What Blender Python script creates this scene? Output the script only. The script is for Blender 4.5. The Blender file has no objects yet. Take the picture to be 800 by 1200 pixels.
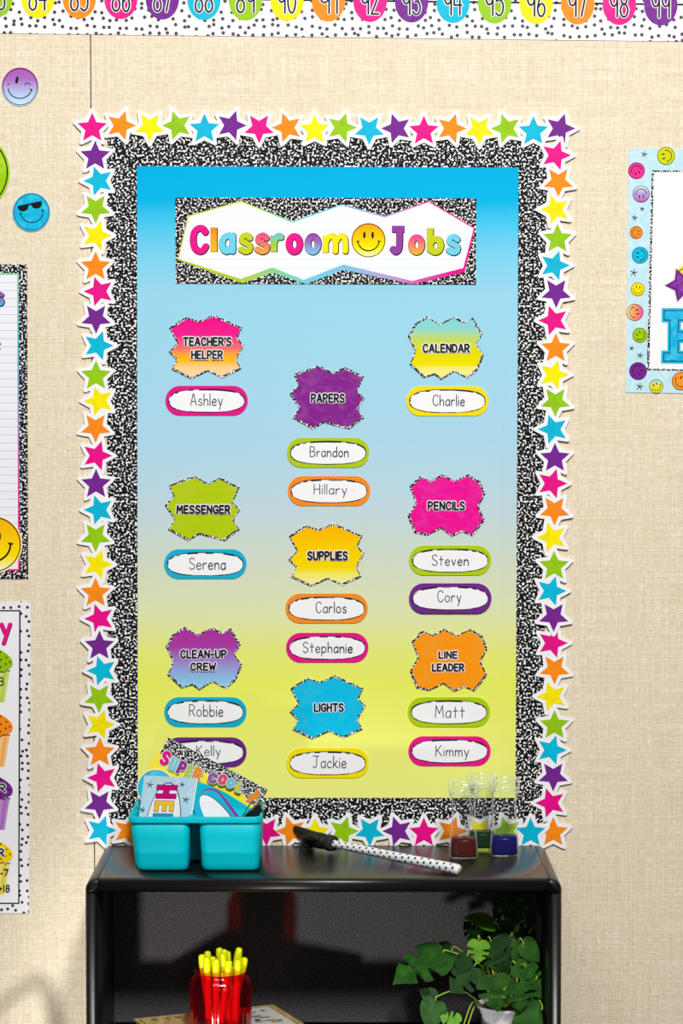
import bpy, bmesh, math, random
from mathutils import Vector, Matrix
random.seed(7)
SC = bpy.context.scene
COL = SC.collection
R = math.radians

# ------------------------------------------------------------------ camera
FPX, PITCH = 2890.0, R(2.73)           # focal length in pixels of an 800 px wide frame
EYE = Vector((0.0, -3.67, 1.57))       # the wall is the plane y = 0
cam = bpy.data.cameras.new('camera')
cam.sensor_fit = 'HORIZONTAL'; cam.sensor_width = 36.0; cam.lens = FPX / 800 * 36
cam.clip_start = 0.05; cam.clip_end = 50
camo = bpy.data.objects.new('camera', cam); COL.objects.link(camo)
camo.location = EYE; camo.rotation_euler = (R(90) - PITCH, 0, 0)
SC.camera = camo

# ------------------------------------------------------------------ world, lights, exposure
SC.view_settings.view_transform = 'Standard'; SC.view_settings.look = 'None'
SC.view_settings.gamma = 1.0; SC.view_settings.use_curve_mapping = False
SC.view_settings.exposure = 0.0
W_ = bpy.data.worlds.new('room_light'); SC.world = W_; W_.use_nodes = True
W_.node_tree.nodes['Background'].inputs[0].default_value = (1.0, 0.98, 0.95, 1)
W_.node_tree.nodes['Background'].inputs[1].default_value = 0.05

def area(name, loc, target, size, power, color=(1, 1, 1)):
    l = bpy.data.lights.new(name, 'AREA'); l.energy = power; l.color = color; l.shape = 'DISK'
    l.size = size
    o = bpy.data.objects.new(name, l); COL.objects.link(o); o.location = loc
    o.rotation_euler = (Vector(target) - Vector(loc)).to_track_quat('-Z', 'Y').to_euler()
    return o
area('main_softbox', (0.46, -3.1, 3.42), (0.05, 0, 0.45), 0.46, 129, (1, 0.98, 0.955))
area('added_high_fill', (-0.75, -2.7, 3.5), (0.0, 0, 0.3), 1.5, 27, (1, 0.975, 0.95))  # added fill from high up, an invented lamp that lifts the wall shadows
area('added_front_fill', (0.12, -3.9, 1.42), (0.0, 0, 1.2), 0.8, 4, (1, 0.985, 0.965))  # added weak fill beside the camera, brightens the front faces
sp = bpy.data.lights.new('floor_spot', 'SPOT'); sp.energy = 76; sp.spot_size = R(35); sp.spot_blend = 0.75; sp.shadow_soft_size = 0.045; sp.color = (1, 0.96, 0.93)
spo = bpy.data.objects.new('floor_spot', sp); COL.objects.link(spo); spo.location = (-0.555, -1.5, 0.15)
spo.rotation_euler = (Vector((-0.115, 0, 0.58)) - spo.location).to_track_quat('-Z', 'Y').to_euler()

# ------------------------------------------------------------------ picture <-> place
CP, SP = math.cos(PITCH), math.sin(PITCH)
def ray(px, py):
    u, v = (px - 400) / FPX, (600 - py) / FPX
    return Vector((u, CP + v * SP, -SP + v * CP))
def P(px, py, h=0.0):                  # point h metres in front of the wall
    d = ray(px, py); return EYE + d * ((-h - EYE.y) / d.y)
def Q(px, py, z):                      # point on the level z
    d = ray(px, py); return EYE + d * ((z - EYE.z) / d.z)
SPX = 3.67 / FPX                       # metres per pixel on the wall
Z_TOP = P(400, 990).z                  # the top of the bookcase

# ------------------------------------------------------------------ materials
def lin(c):
    f = lambda x: x / 12.92 if x <= .04045 else ((x + .055) / 1.055) ** 2.4
    return tuple(f(x / 255) for x in c) + (1,)
MATS = {}
def new_mat(name):
    m = bpy.data.materials.new(name); m.use_nodes = True
    return m, m.node_tree, m.node_tree.nodes['Principled BSDF']
def plain(c, rough=.5, metal=0, coat=0, spec=.1, name=None):
    key = ('p', c, rough, metal, coat, spec)
    if key not in MATS:
        m, t, b = new_mat(name or 'print_%02x%02x%02x' % c)
        b.inputs['Base Color'].default_value = lin(c)
        b.inputs['Roughness'].default_value = rough; b.inputs['Metallic'].default_value = metal
        b.inputs['Coat Weight'].default_value = coat; b.inputs['Specular IOR Level'].default_value = spec
        MATS[key] = m
    return MATS[key]
def nd(t, kind, **kw):
    n = t.nodes.new(kind)
    for k, v in kw.items():
        if hasattr(n, k): setattr(n, k, v)
        else: n.inputs[k].default_value = v
    return n
def flat_xz(t, sx=1, sz=1):
    tc = nd(t, 'ShaderNodeTexCoord'); s = nd(t, 'ShaderNodeSeparateXYZ'); c = nd(t, 'ShaderNodeCombineXYZ')
    t.links.new(tc.outputs['Object'], s.inputs[0])
    for k, src, f in (('X', 'X', sx), ('Y', 'Z', sz)):
        m = nd(t, 'ShaderNodeMath', operation='MULTIPLY'); t.links.new(s.outputs[src], m.inputs[0]); m.inputs[1].default_value = f
        t.links.new(m.outputs[0], c.inputs[k])
    return c.outputs[0], s
def ramp(t, stops, interp='LINEAR'):
    r = nd(t, 'ShaderNodeValToRGB'); cr = r.color_ramp; cr.interpolation = interp
    while len(cr.elements) < len(stops): cr.elements.new(.5)
    for e, (p, c) in zip(cr.elements, stops): e.position = p; e.color = lin(c)
    return r
def grad(stops, axis='Z', rough=.5, wash=0):           # a printed colour gradient; stops are (metres in the thing's own frame, colour)
    stops = sorted(stops, key=lambda s: s[0])
    lo, hi = stops[0][0], stops[-1][0]
    m, t, b = new_mat('printed_gradient'); tc = nd(t, 'ShaderNodeTexCoord'); s = nd(t, 'ShaderNodeSeparateXYZ')
    t.links.new(tc.outputs['Object'], s.inputs[0])
    mr = nd(t, 'ShaderNodeMapRange'); t.links.new(s.outputs[axis], mr.inputs[0])
    mr.inputs[1].default_value = lo; mr.inputs[2].default_value = hi
    r = ramp(t, [((p - lo) / (hi - lo), c) for p, c in stops]); t.links.new(mr.outputs[0], r.inputs[0])
    t.links.new(r.outputs[0], b.inputs['Base Color']); b.inputs['Roughness'].default_value = rough
    b.inputs['Specular IOR Level'].default_value = .03
    return m
def brushed(c, c2, rough=.45):                          # watery brush-stroke print
    key = ('b', c, c2)
    if key in MATS: return MATS[key]
    m, t, b = new_mat('brushed_print'); v, _ = flat_xz(t, 1, 1)
    n = nd(t, 'ShaderNodeTexNoise'); n.inputs['Scale'].default_value = 38; n.inputs['Detail'].default_value = 3; n.inputs['Distortion'].default_value = 2.2
    t.links.new(v, n.inputs['Vector'])
    r = ramp(t, [(.42, c), (.68, c2)]); t.links.new(n.outputs[0], r.inputs[0]); t.links.new(r.outputs[0], b.inputs['Base Color'])
    b.inputs['Roughness'].default_value = rough; b.inputs['Specular IOR Level'].default_value = .1
    MATS[key] = m; return m
def composition(scale=310, dark=(10, 9, 14), light=(242, 242, 242), th=.575, name='composition_print'):
    m, t, b = new_mat(name); v, _ = flat_xz(t)
    n = nd(t, 'ShaderNodeTexNoise'); n.inputs['Scale'].default_value = scale; n.inputs['Detail'].default_value = .35
    n.inputs['Distortion'].default_value = .25
    t.links.new(v, n.inputs['Vector'])
    r = ramp(t, [(th - .02, dark), (th + .03, light)]); t.links.new(n.outputs[0], r.inputs[0])
    t.links.new(r.outputs[0], b.inputs['Base Color']); b.inputs['Roughness'].default_value = .6; b.inputs['Specular IOR Level'].default_value = .12
    return m
def dotted(base=(244, 243, 246), dot=(40, 34, 62), scale=80, radius=.17, name='dotted_print'):
    m, t, b = new_mat(name); v, _ = flat_xz(t)
    n = nd(t, 'ShaderNodeTexVoronoi'); n.voronoi_dimensions = '2D'; n.inputs['Scale'].default_value = scale; n.inputs['Randomness'].default_value = .62
    t.links.new(v, n.inputs['Vector'])
    r = ramp(t, [(radius - .02, dot), (radius + .03, base)]); t.links.new(n.outputs['Distance'], r.inputs[0])
    t.links.new(r.outputs[0], b.inputs['Base Color']); b.inputs['Roughness'].default_value = .5
    return m
def fabric_wall():
    m, t, b = new_mat('linen_wall_fabric'); tc = nd(t, 'ShaderNodeTexCoord')
    outs = []
    for sc, dt in (((90, 1, 620), 0), ((620, 1, 90), 0), ((9, 1, 380), 0), ((360, 1, 10), 0)):
        mp = nd(t, 'ShaderNodeMapping'); mp.inputs['Scale'].default_value = sc; t.links.new(tc.outputs['Object'], mp.inputs[0])
        n = nd(t, 'ShaderNodeTexNoise'); n.inputs['Scale'].default_value = 1; n.inputs['Detail'].default_value = dt
        t.links.new(mp.outputs[0], n.inputs['Vector']); outs.append(n.outputs[0])
    def math_(op, a, b_):
        q = nd(t, 'ShaderNodeMath', operation=op)
        for i, x in enumerate((a, b_)):
            if isinstance(x, (int, float)): q.inputs[i].default_value = x
            else: t.links.new(x, q.inputs[i])
        return q.outputs[0]
    a = math_('ADD', outs[0], outs[1]); c = math_('ADD', outs[2], outs[3])
    sx_ = nd(t, 'ShaderNodeSeparateXYZ'); t.links.new(tc.outputs['Object'], sx_.inputs[0])
    wx = math_('SINE', math_('MULTIPLY', sx_.outputs['X'], 2 * math.pi / .0031), 0); wz = math_('SINE', math_('MULTIPLY', sx_.outputs['Z'], 2 * math.pi / .0033), 0)
    grid = math_('MULTIPLY', math_('ADD', wx, wz), .030)
    s = math_('ADD', math_('ADD', math_('ADD', math_('MULTIPLY', a, .23), .07), math_('ADD', math_('MULTIPLY', c, .17), .03)), grid)
    r = ramp(t, [(.34, (214, 197, 168)), (.5, (231, 217, 190)), (.68, (247, 241, 226))]); t.links.new(s, r.inputs[0])
    t.links.new(r.outputs[0], b.inputs['Base Color']); b.inputs['Roughness'].default_value = .9; b.inputs['Specular IOR Level'].default_value = .1
    bp = nd(t, 'ShaderNodeBump'); bp.inputs['Strength'].default_value = .35; bp.inputs['Distance'].default_value = .0008
    t.links.new(a, bp.inputs['Height']); t.links.new(bp.outputs[0], b.inputs['Normal'])
    return m
COMP = composition()
COMP_FINE = composition(350, th=.57, name='composition_fine')
COMP_CARD = composition(420, th=.55, name='composition_edge')
WHITE = plain((240, 240, 243)); INK = plain((28, 24, 38)); BLACK = plain((18, 17, 22))
PENCIL = plain((62, 60, 78))
PINK, ORANGE, YELLOW, GREEN, BLUE, PURPLE = (237, 12, 138), (255, 143, 22), (255, 236, 0), (150, 203, 18), (0, 188, 222), (118, 38, 146)
CARDWHITE = plain((246, 246, 248), .45)

# ------------------------------------------------------------------ mesh building
class MB:
    def __init__(s): s.v = []; s.f = []; s.mi = []; s.mats = []; s.sm = []
    def mat(s, m):
        if m not in s.mats: s.mats.append(m)
        return s.mats.index(m)
    def add(s, vs, fs, m, smooth=False):
        b = len(s.v); s.v += [Vector(v) for v in vs]; k = s.mat(m)
        for f in fs: s.f.append([b + i for i in f]); s.mi.append(k); s.sm.append(smooth)
        return s
    def poly(s, pts, h, m):                           # a printed area, given in photo pixels on the wall
        return s.add([P(x, y, h) for x, y in pts], [list(range(len(pts)))[::-1]], m)
    def slab(s, pts, h0, h1, m):                      # a sheet with thickness, h0 back, h1 front
        n = len(pts); vs = [P(x, y, h0) for x, y in pts] + [P(x, y, h1) for x, y in pts]
        fs = [list(range(n)), list(range(n, 2 * n))[::-1]] + [[i, (i + 1) % n, n + (i + 1) % n, n + i][::-1] for i in range(n)]
        return s.add(vs, fs, m)
    def bm(s, bm, m, smooth=False):
        bm.verts.ensure_lookup_table(); bm.verts.index_update()
        s.add([v.co.copy() for v in bm.verts], [[v.index for v in f.verts] for f in bm.faces], m, smooth); bm.free(); return s
    def build(s, name, parent=None, origin=None, recalc=False):
        me = bpy.data.meshes.new(name)
        if parent is not None: o0 = Vector(parent.get('_o', (0, 0, 0)))
        elif origin is not None: o0 = Vector(origin)
        else: o0 = Vector((0, 0, 0))
        me.from_pydata([tuple(v - o0) for v in s.v], [], s.f)
        for m in s.mats: me.materials.append(m)
        me.polygons.foreach_set('material_index', s.mi); me.polygons.foreach_set('use_smooth', s.sm)
        if recalc:
            b = bmesh.new(); b.from_mesh(me); bmesh.ops.recalc_face_normals(b, faces=b.faces); b.to_mesh(me); b.free()
        me.update()
        o = bpy.data.objects.new(name, me); COL.objects.link(o)
        o['_o'] = tuple(o0)
        if parent is not None: o.parent = parent
        else: o.location = o0
        return o
def thing(name, loc, label, cat, group=None):
    o = bpy.data.objects.new(name, None); COL.objects.link(o); o.location = loc; o.empty_display_size = .02
    o['_o'] = tuple(loc); return tag(o, label, cat, group)
def tag(o, label, cat, group=None, kind=None):
    o['label'] = label; o['category'] = cat
    if group: o['group'] = group
    if kind: o['kind'] = kind
    return o
def struct(o): o['kind'] = 'structure'; return o

def rounded(x0, y0, x1, y1, r, n=6):
    pts = []
    for cx, cy, a0 in ((x1 - r, y1 - r, 0), (x0 + r, y1 - r, 90), (x0 + r, y0 + r, 180), (x1 - r, y0 + r, 270)):
        for i in range(n + 1):
            a = R(a0 + 90 * i / n); pts.append((cx + r * math.cos(a), cy + r * math.sin(a)))
    return pts
def disc(cx, cy, rx, ry=None, n=40, rot=0):
    ry = ry or rx; c, s = math.cos(rot), math.sin(rot); o = []
    for i in range(n):
        a = 2 * math.pi * i / n; x, y = rx * math.cos(a), ry * math.sin(a); o.append((cx + x * c - y * s, cy + x * s + y * c))
    return o
def spline(p, k=6, closed=False):
    if len(p) < 3: return p
    o = []; n = len(p)
    rng = range(n) if closed else range(n - 1)
    for i in rng:
        g = (lambda j: p[j % n]) if closed else (lambda j: p[min(max(j, 0), n - 1)])
        a, b, c, d = g(i - 1), g(i), g(i + 1), g(i + 2)
        for q in range(k):
            t = q / k
            o.append(tuple(.5 * (2 * b[e] + (c[e] - a[e]) * t + (2 * a[e] - 5 * b[e] + 4 * c[e] - d[e]) * t * t + (3 * b[e] - a[e] - 3 * c[e] + d[e]) * t ** 3) for e in range(len(b))))
    o.append(tuple(p[0] if closed else p[-1])); return o
def ribbon(mb, pts, w, h, m, cap='round', nc=10, to3=None):
    r = w / 2; mb.n = getattr(mb, 'n', 0); base3 = to3 or P
    def to3(x, y): return base3(x, y, h + mb.n * 4e-6)
    n = len(pts)
    for i in range(n - 1):
        (x0, y0), (x1, y1) = pts[i][:2], pts[i + 1][:2]; dx, dy = x1 - x0, y1 - y0; L = math.hypot(dx, dy)
        if L < 1e-6: continue
        ux, uy = dx / L, dy / L
        if cap == 'square':
            if i == 0: x0 -= ux * r * .15; y0 -= uy * r * .15
            if i == n - 2: x1 += ux * r * .15; y1 += uy * r * .15
        q = [(x0 - uy * r, y0 + ux * r), (x1 - uy * r, y1 + ux * r), (x1 + uy * r, y1 - ux * r), (x0 + uy * r, y0 - ux * r)]
        mb.n += 1; mb.add([to3(*z) for z in q], [[3, 2, 1, 0]], m)
    for i, p in enumerate(pts):
        if cap == 'square' and i in (0, n - 1): continue
        mb.n += 1; mb.add([to3(*z) for z in disc(p[0], p[1], r, n=nc)], [list(range(nc))[::-1]], m)

# ------------------------------------------------------------------ hand-drawn stroke letters (cap height 1, y up)
GL = {
 'A': '0,0 .27,1 .33,1 .6,0|.1,.33 .5,.33', 'B': '0,0 0,1|~0,1 .35,.98 .5,.78 .35,.55 0,.53|~0,.53 .4,.5 .56,.27 .4,.02 0,0',
 'C': '~.55,.82 .42,.97 .22,.97 .05,.78 .01,.45 .09,.14 .28,0 .45,.04 .56,.2', 'D': '0,0 0,1|~0,1 .3,.96 .51,.75 .53,.38 .38,.07 0,0',
 'E': '.48,1 0,1 0,0 .48,0|0,.52 .4,.52', 'G': '~.55,.82 .42,.97 .22,.97 .05,.78 .01,.45 .09,.14 .28,0 .45,.03 .56,.14|.56,.12 .56,.44 .34,.44',
 'H': '0,0 0,1|.52,0 .52,1|0,.5 .52,.5', 'I': '0,0 0,1', 'J': '0,1 .62,1|~.38,1 .38,.45 .34,.12 .18,0 .02,.12',
 'K': '0,0 0,1|.5,1 0,.42|.14,.56 .55,0', 'L': '0,1 0,0 .44,0', 'M': '0,0 .06,1 .34,.35 .62,1 .68,0', 'N': '0,0 0,1 .54,0 .54,1',
 'O': '@.28,.5 .28,.5', 'P': '0,0 0,1|~0,1 .36,.98 .52,.75 .36,.5 0,.46', 'R': '0,0 0,1|~0,1 .36,.98 .52,.75 .36,.51 0,.47|.22,.47 .54,0',
 'S': '~.5,.85 .36,.98 .16,.97 .04,.8 .1,.61 .28,.5 .47,.38 .53,.2 .4,.03 .18,0 .02,.14', 'T': '0,1 .58,1|.29,1 .29,0',
 'U': '~0,1 0,.4 .07,.09 .27,0 .47,.09 .54,.4 .54,1', 'V': '0,1 .28,0 .56,1', 'W': '0,1 .17,0 .36,.7 .55,0 .72,1',
 "'": '.04,1 .02,.78', '-': '0,.45 .32,.45',
 'a': '~.42,.44 .28,.55 .08,.47 .0,.26 .08,.04 .24,0 .42,.2|.43,.55 .43,0', 'b': '0,1 0,0|~0,.35 .15,.53 .36,.5 .45,.28 .36,.05 .18,0 0,.12',
 'c': '~.4,.44 .25,.55 .07,.45 0,.25 .08,.05 .25,0 .4,.1', 'd': '.44,1 .44,0|~.44,.4 .3,.54 .1,.48 0,.26 .09,.04 .26,0 .44,.15',
 'e': '~.02,.28 .22,.29 .42,.32 .36,.49 .2,.55 .04,.42 .0,.2 .12,.02 .28,0 .42,.1', 'h': '0,1 0,0|~0,.3 .12,.5 .28,.54 .39,.4 .41,0',
 'i': '0,.55 0,0|0,.78 .01,.81', 'k': '0,1 0,0|.36,.58 0,.22|.1,.3 .4,0', 'l': '0,1 0,0',
 'm': '0,.55 0,0|~0,.3 .1,.5 .21,.54 .31,.4 .32,0|~.32,.3 .42,.5 .53,.54 .63,.4 .64,0', 'n': '0,.55 0,0|~0,.3 .12,.5 .28,.54 .4,.4 .42,0',
 'o': '@.23,.275 .23,.275', 'p': '0,.55 0,-.35|~0,.35 .15,.53 .36,.5 .45,.28 .36,.05 .18,0 0,.12', 'r': '0,.55 0,0|~0,.3 .09,.46 .2,.54 .33,.5',
 's': '~.36,.45 .22,.55 .06,.49 .05,.36 .2,.28 .36,.19 .34,.05 .18,0 0,.08', 't': '.18,.88 .18,0|0,.56 .38,.56', 'v': '0,.55 .2,0 .4,.55',
 'u': '~0,.55 0,.2 .1,.02 .26,.02 .4,.2|.42,.55 .42,0', 'y': '0,.55 .21,.05|.43,.55 .12,-.35',
 '1': '.02,.82 .2,1 .2,0', '3': '~.05,.86 .2,.99 .4,.95 .46,.76 .34,.56 .16,.53|~.16,.53 .4,.5 .5,.26 .4,.05 .2,0 .02,.12', '4': '.38,0 .38,1|.02,1 0,.4 .5,.4',
 '5': '.44,1 .08,1 .04,.58|~.04,.58 .22,.64 .42,.54 .48,.3 .38,.06 .18,0 .0,.1', '6': '~.38,1 .18,.76 .04,.45 .02,.2 .14,.01 .34,.01 .46,.2 .42,.42 .24,.5 .05,.36',
 '7': '0,1 .48,1 .16,0', '8': '@.25,.76 .2,.24|@.25,.26 .25,.26', '9': '@.24,.72 .22,.28|.47,.74 .46,0', '2': '~.02,.8 .12,.97 .32,.99 .44,.82 .38,.6 .02,0|.02,0 .48,0',
 '0': '@.26,.5 .26,.5'}
def glyph(ch, k=5):
    out = []
    for s in GL[ch].split('|'):
        mode = s[0] if s[0] in '~@' else ''
        pts = [tuple(map(float, q.split(','))) for q in s.lstrip('~@').split()]
        if mode == '@': pts = disc(*pts[0], *pts[1], n=20); pts.append(pts[0])
        elif mode == '~': pts = spline(pts, k)
        out.append(pts)
    return out
def layout(text, gap=.2, space=.35):
    x = 0; out = []
    for ch in text:
        if ch == ' ': x += space; continue
        g = glyph(ch); a = min(p[0] for s in g for p in s); b = max(p[0] for s in g for p in s)
        out += [[(p[0] - a + x, p[1]) for p in s] for s in g]; x += b - a + gap
    return out, x - gap
def text_px(text, x0, x1, ytop, ybase, gap=.2, slope=0, jit=0):
    st, w = layout(text, gap); k = (x1 - x0) / max(w, 1e-6); hgt = ybase - ytop
    return [[(x0 + p[0] * k, ybase - p[1] * hgt + slope * p[0] * k) for p in s] for s in st]
def glyph_px(ch, x0, x1, y0, y1, w):                    # one letter fitted to its inked box
    g = glyph(ch, 8); xs = [p[0] for s in g for p in s]; ys = [p[1] for s in g for p in s]; r = w / 2
    a, b, c, d = min(xs), max(xs), min(ys), max(ys); X0, X1, Y0, Y1 = x0 + r, x1 - r, y0 + r, y1 - r
    fx = (lambda x: X0 + (x - a) / (b - a) * (X1 - X0)) if b - a > .01 else (lambda x: (x0 + x1) / 2)
    return [[(fx(p[0]), Y1 - (p[1] - c) / (d - c) * (Y1 - Y0)) for p in s] for s in g]
def draw(mb, strokes, w, h, m, dx=0, dy=0, cap='round', nc=8):
    for s in strokes: ribbon(mb, [(x + dx, y + dy) for x, y in s], w, h, m, cap, nc)
def arc(cx, cy, r, a0, a1, n=14, ry=None):
    ry = ry or r
    return [(cx + r * math.cos(R(a0 + (a1 - a0) * i / n)), cy + ry * math.sin(R(a0 + (a1 - a0) * i / n))) for i in range(n + 1)]
def star_pts(cx, cy, Ro, Ri, rot, clip=0):              # rot in degrees, counter-clockwise from one tip up
    o = []
    for i in range(10):
        a = R(90 + rot + 36 * i); r = Ro if i % 2 == 0 else Ri
        if i % 2 == 0 and clip:
            for e in (-clip, 0, clip):
                rr = r * (1 - (.0 if e == 0 else .035)); o.append((cx + rr * math.cos(a + e), cy - rr * math.sin(a + e)))
        else: o.append((cx + r * math.cos(a), cy - r * math.sin(a)))
    return o

# =================================================================== THE SETTING
fab = fabric_wall()
mb = MB(); seam = P(108.2, 500).x
for x0, x1 in ((-1.6, seam - .0009), (seam + .0009, 1.6)):
    mb.add([(x0, 0, 0), (x1, 0, 0), (x1, 0, 2.6), (x0, 0, 2.6), (x0, .02, 0), (x1, .02, 0), (x1, .02, 2.6), (x0, .02, 2.6)],
           [[0, 1, 2, 3], [4, 7, 6, 5], [0, 3, 7, 4], [1, 5, 6, 2], [3, 2, 6, 7], [0, 4, 5, 1]], fab)
dk = plain((40, 30, 26), .8)
mb.add([(-1.6, .0205, 0), (1.6, .0205, 0), (1.6, .0205, 2.6), (-1.6, .0205, 2.6)], [[0, 1, 2, 3]], dk)
struct(mb.build('wall_back'))
def carpet():
    m, t, b = new_mat('grey_carpet'); n = nd(t, 'ShaderNodeTexNoise'); n.inputs['Scale'].default_value = 180
    r = ramp(t, [(.35, (40, 38, 38)), (.7, (62, 60, 60))]); t.links.new(n.outputs[0], r.inputs[0]); t.links.new(r.outputs[0], b.inputs['Base Color'])
    b.inputs['Roughness'].default_value = .95; return m
mb = MB(); mb.add([(-1.6, -4.2, -.02), (1.6, -4.2, -.02), (1.6, .02, -.02), (-1.6, .02, -.02), (-1.6, -4.2, 0), (1.6, -4.2, 0), (1.6, .02, 0), (-1.6, .02, 0)],
                  [[0, 3, 2, 1], [4, 5, 6, 7], [0, 1, 5, 4], [1, 2, 6, 5], [2, 3, 7, 6], [3, 0, 4, 7]], carpet())
struct(mb.build('floor'))

# =================================================================== BOOKCASE
def box_bm(x0, x1, y0, y1, z0, z1, bevels=()):
    b = bmesh.new()
    vs = [b.verts.new(c) for c in ((x0, y0, z0), (x1, y0, z0), (x1, y1, z0), (x0, y1, z0), (x0, y0, z1), (x1, y0, z1), (x1, y1, z1), (x0, y1, z1))]
    for f in ((0, 3, 2, 1), (4, 5, 6, 7), (0, 1, 5, 4), (1, 2, 6, 5), (2, 3, 7, 6), (3, 0, 4, 7)): b.faces.new([vs[i] for i in f])
    for test, w, seg in bevels:
        es = [e for e in b.edges if test((e.verts[0].co + e.verts[1].co) / 2, e)]
        if es: bmesh.ops.bevel(b, geom=es, offset=w, segments=seg, affect='EDGES', profile=.5, clamp_overlap=True)
    return b
BX0, BX1 = (97 - 400) / FPX * 3.41, (660.5 - 400) / FPX * 3.41     # front corners at 3.41 m
BF, BB = -.26, -.004                                             # front and back of the bookcase
CX = (BX0 + BX1) / 2
def laminate(c, rough, name):
    m, t, b = new_mat(name); b.inputs['Base Color'].default_value = lin(c); b.inputs['Roughness'].default_value = rough
    n = nd(t, 'ShaderNodeTexNoise'); n.inputs['Scale'].default_value = 900; n.inputs['Detail'].default_value = 2
    bp = nd(t, 'ShaderNodeBump'); bp.inputs['Strength'].default_value = .12; bp.inputs['Distance'].default_value = .0004
    t.links.new(n.outputs[0], bp.inputs['Height']); t.links.new(bp.outputs[0], b.inputs['Normal']); return m
LAM = laminate((20, 18, 18), .30, 'black_laminate'); EDGE = laminate((14, 15, 16), .34, 'black_plastic_edge'); LAMS = laminate((16, 15, 15), .8, 'matt_black_shelf'); LAMS.node_tree.nodes['Principled BSDF'].inputs['Specular IOR Level'].default_value = .08
BACKP = laminate((74, 72, 74), .75, 'charcoal_backing_board'); BACKP.node_tree.nodes['Principled BSDF'].inputs['Specular IOR Level'].default_value = .12
_t = BACKP.node_tree; _n = nd(_t, 'ShaderNodeTexNoise'); _n.inputs['Scale'].default_value = 520; _n.inputs['Detail'].default_value = 1
_tc = nd(_t, 'ShaderNodeTexCoord'); _t.links.new(_tc.outputs['Object'], _n.inputs['Vector']); _r = ramp(_t, [(.3, (50, 48, 50)), (.7, (94, 91, 93))]); _t.links.new(_n.outputs[0], _r.inputs[0]); _t.links.new(_r.outputs[0], _t.nodes['Principled BSDF'].inputs['Base Color'])
bc = thing('bookcase', (CX, (BF + BB) / 2, 0), 'black laminate bookcase with rounded edges standing against the beige fabric wall', 'bookcase')
TH, RW = .020, .0185
near = lambda a, b_: abs(a - b_) < 1e-5
zt0 = Z_TOP - TH
def front_edges(x0, x1): return lambda c, e: near(c.y, BF) and abs(e.verts[0].co.x - e.verts[1].co.x) > 1e-4
MB().bm(box_bm(BX0 + RW, BX1 - RW, BF, BB, zt0, Z_TOP, [(front_edges(0, 0), .0075, 5)]), LAM, True).build('top_panel', bc)
for sx, xa, xb in ((-1, BX0, BX0 + RW - .0006), (1, BX1 - RW + .0006, BX1)):
    xo = xa if sx < 0 else xb
    b = box_bm(xa, xb, BF, BB, zt0, Z_TOP, [(lambda c, e: near(c.x, xo) and near(c.z, Z_TOP), .0165, 8)])
    es = [e for e in b.edges if near(e.verts[0].co.y, BF) and near(e.verts[1].co.y, BF) and not near((e.verts[0].co.x + e.verts[1].co.x) / 2, xa if sx > 0 else xb)
          and not (near(e.verts[0].co.z, zt0) and near(e.verts[1].co.z, zt0))]
    bmesh.ops.bevel(b, geom=es, offset=.0065, segments=4, affect='EDGES', profile=.5, clamp_overlap=True)
    MB().bm(b, EDGE, True).build('corner_rail', bc)
    xin = xb if sx < 0 else xa
    MB().bm(box_bm(xa + (0 if sx < 0 else .001), xb - (0 if sx > 0 else .001), BF, BB, .0, zt0 - .0012, [(lambda c, e: near(c.y, BF) and abs(e.verts[0].co.z - e.verts[1].co.z) > .1, .0072, 5)]), EDGE, True).build('side_panel', bc)
    # thin edge strip along the inside front of each side
    xs0, xs1 = (xb - .0012, xb + .0025) if sx < 0 else (xa - .0025, xa + .0012)
MB().bm(box_bm(BX0 + .016, BX1 - .016, BB - .007, BB - .001, .06, zt0 - .0003), BACKP).build('back_panel', bc)
# the level of the book's cover, from its back corner
BK_C = EYE + ray(320, 1177) * ((3.63) / ray(320, 1177).y); Z_BOOK = BK_C.z
Z_SH = Z_BOOK - .034
for z in (Z_SH, Z_SH - .32, .09):
    MB().bm(box_bm(BX0 + .0182, BX1 - .0182, BF + .004, BB - .0075, z - .018, z, [(front_edges(0, 0), .004, 3)]), LAMS, True).build('shelf', bc)
MB().bm(box_bm(BX0 + .0182, BX1 - .0182, BF + .02, BF + .034, .0, .071), EDGE).build('kick_board', bc)

# =================================================================== THE BOARD: comp borders, blue paper
def strip_thing(name, pts, label):
    o0 = P(sum(p[0] for p in pts) / len(pts), max(p[1] for p in pts), 0)
    return tag(MB().slab(pts, .0003, .0009, COMP).build(name, None, o0), label, 'border strip', 'composition border strips')
G_STRIP = 'composition border strips'
strip_thing('border_strip', [(124.5, 172), (162.5, 172), (163.8, 972), (126.5, 972)], 'speckled border strip down the edge of the blue paper nearest the cupcake poster')
strip_thing('border_strip', [(603, 172), (640.5, 172), (636.5, 972), (601, 972)], 'speckled border strip down the edge of the blue paper facing the bare wall')
def strip2(pts, label):
    o0 = P(sum(p[0] for p in pts) / len(pts), max(p[1] for p in pts), 0)
    return tag(MB().slab(pts, .0012, .0018, COMP).build('border_strip', None, o0), label, 'border strip', G_STRIP)
strip2([(126, 158.5), (640, 161), (640, 199), (126, 197)], 'speckled border strip above the blue paper, under the top row of stars')
strip2([(126, 932), (639, 932), (639, 971), (126, 970)], 'speckled border strip under the yellow end of the paper, above the bookcase')

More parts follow.
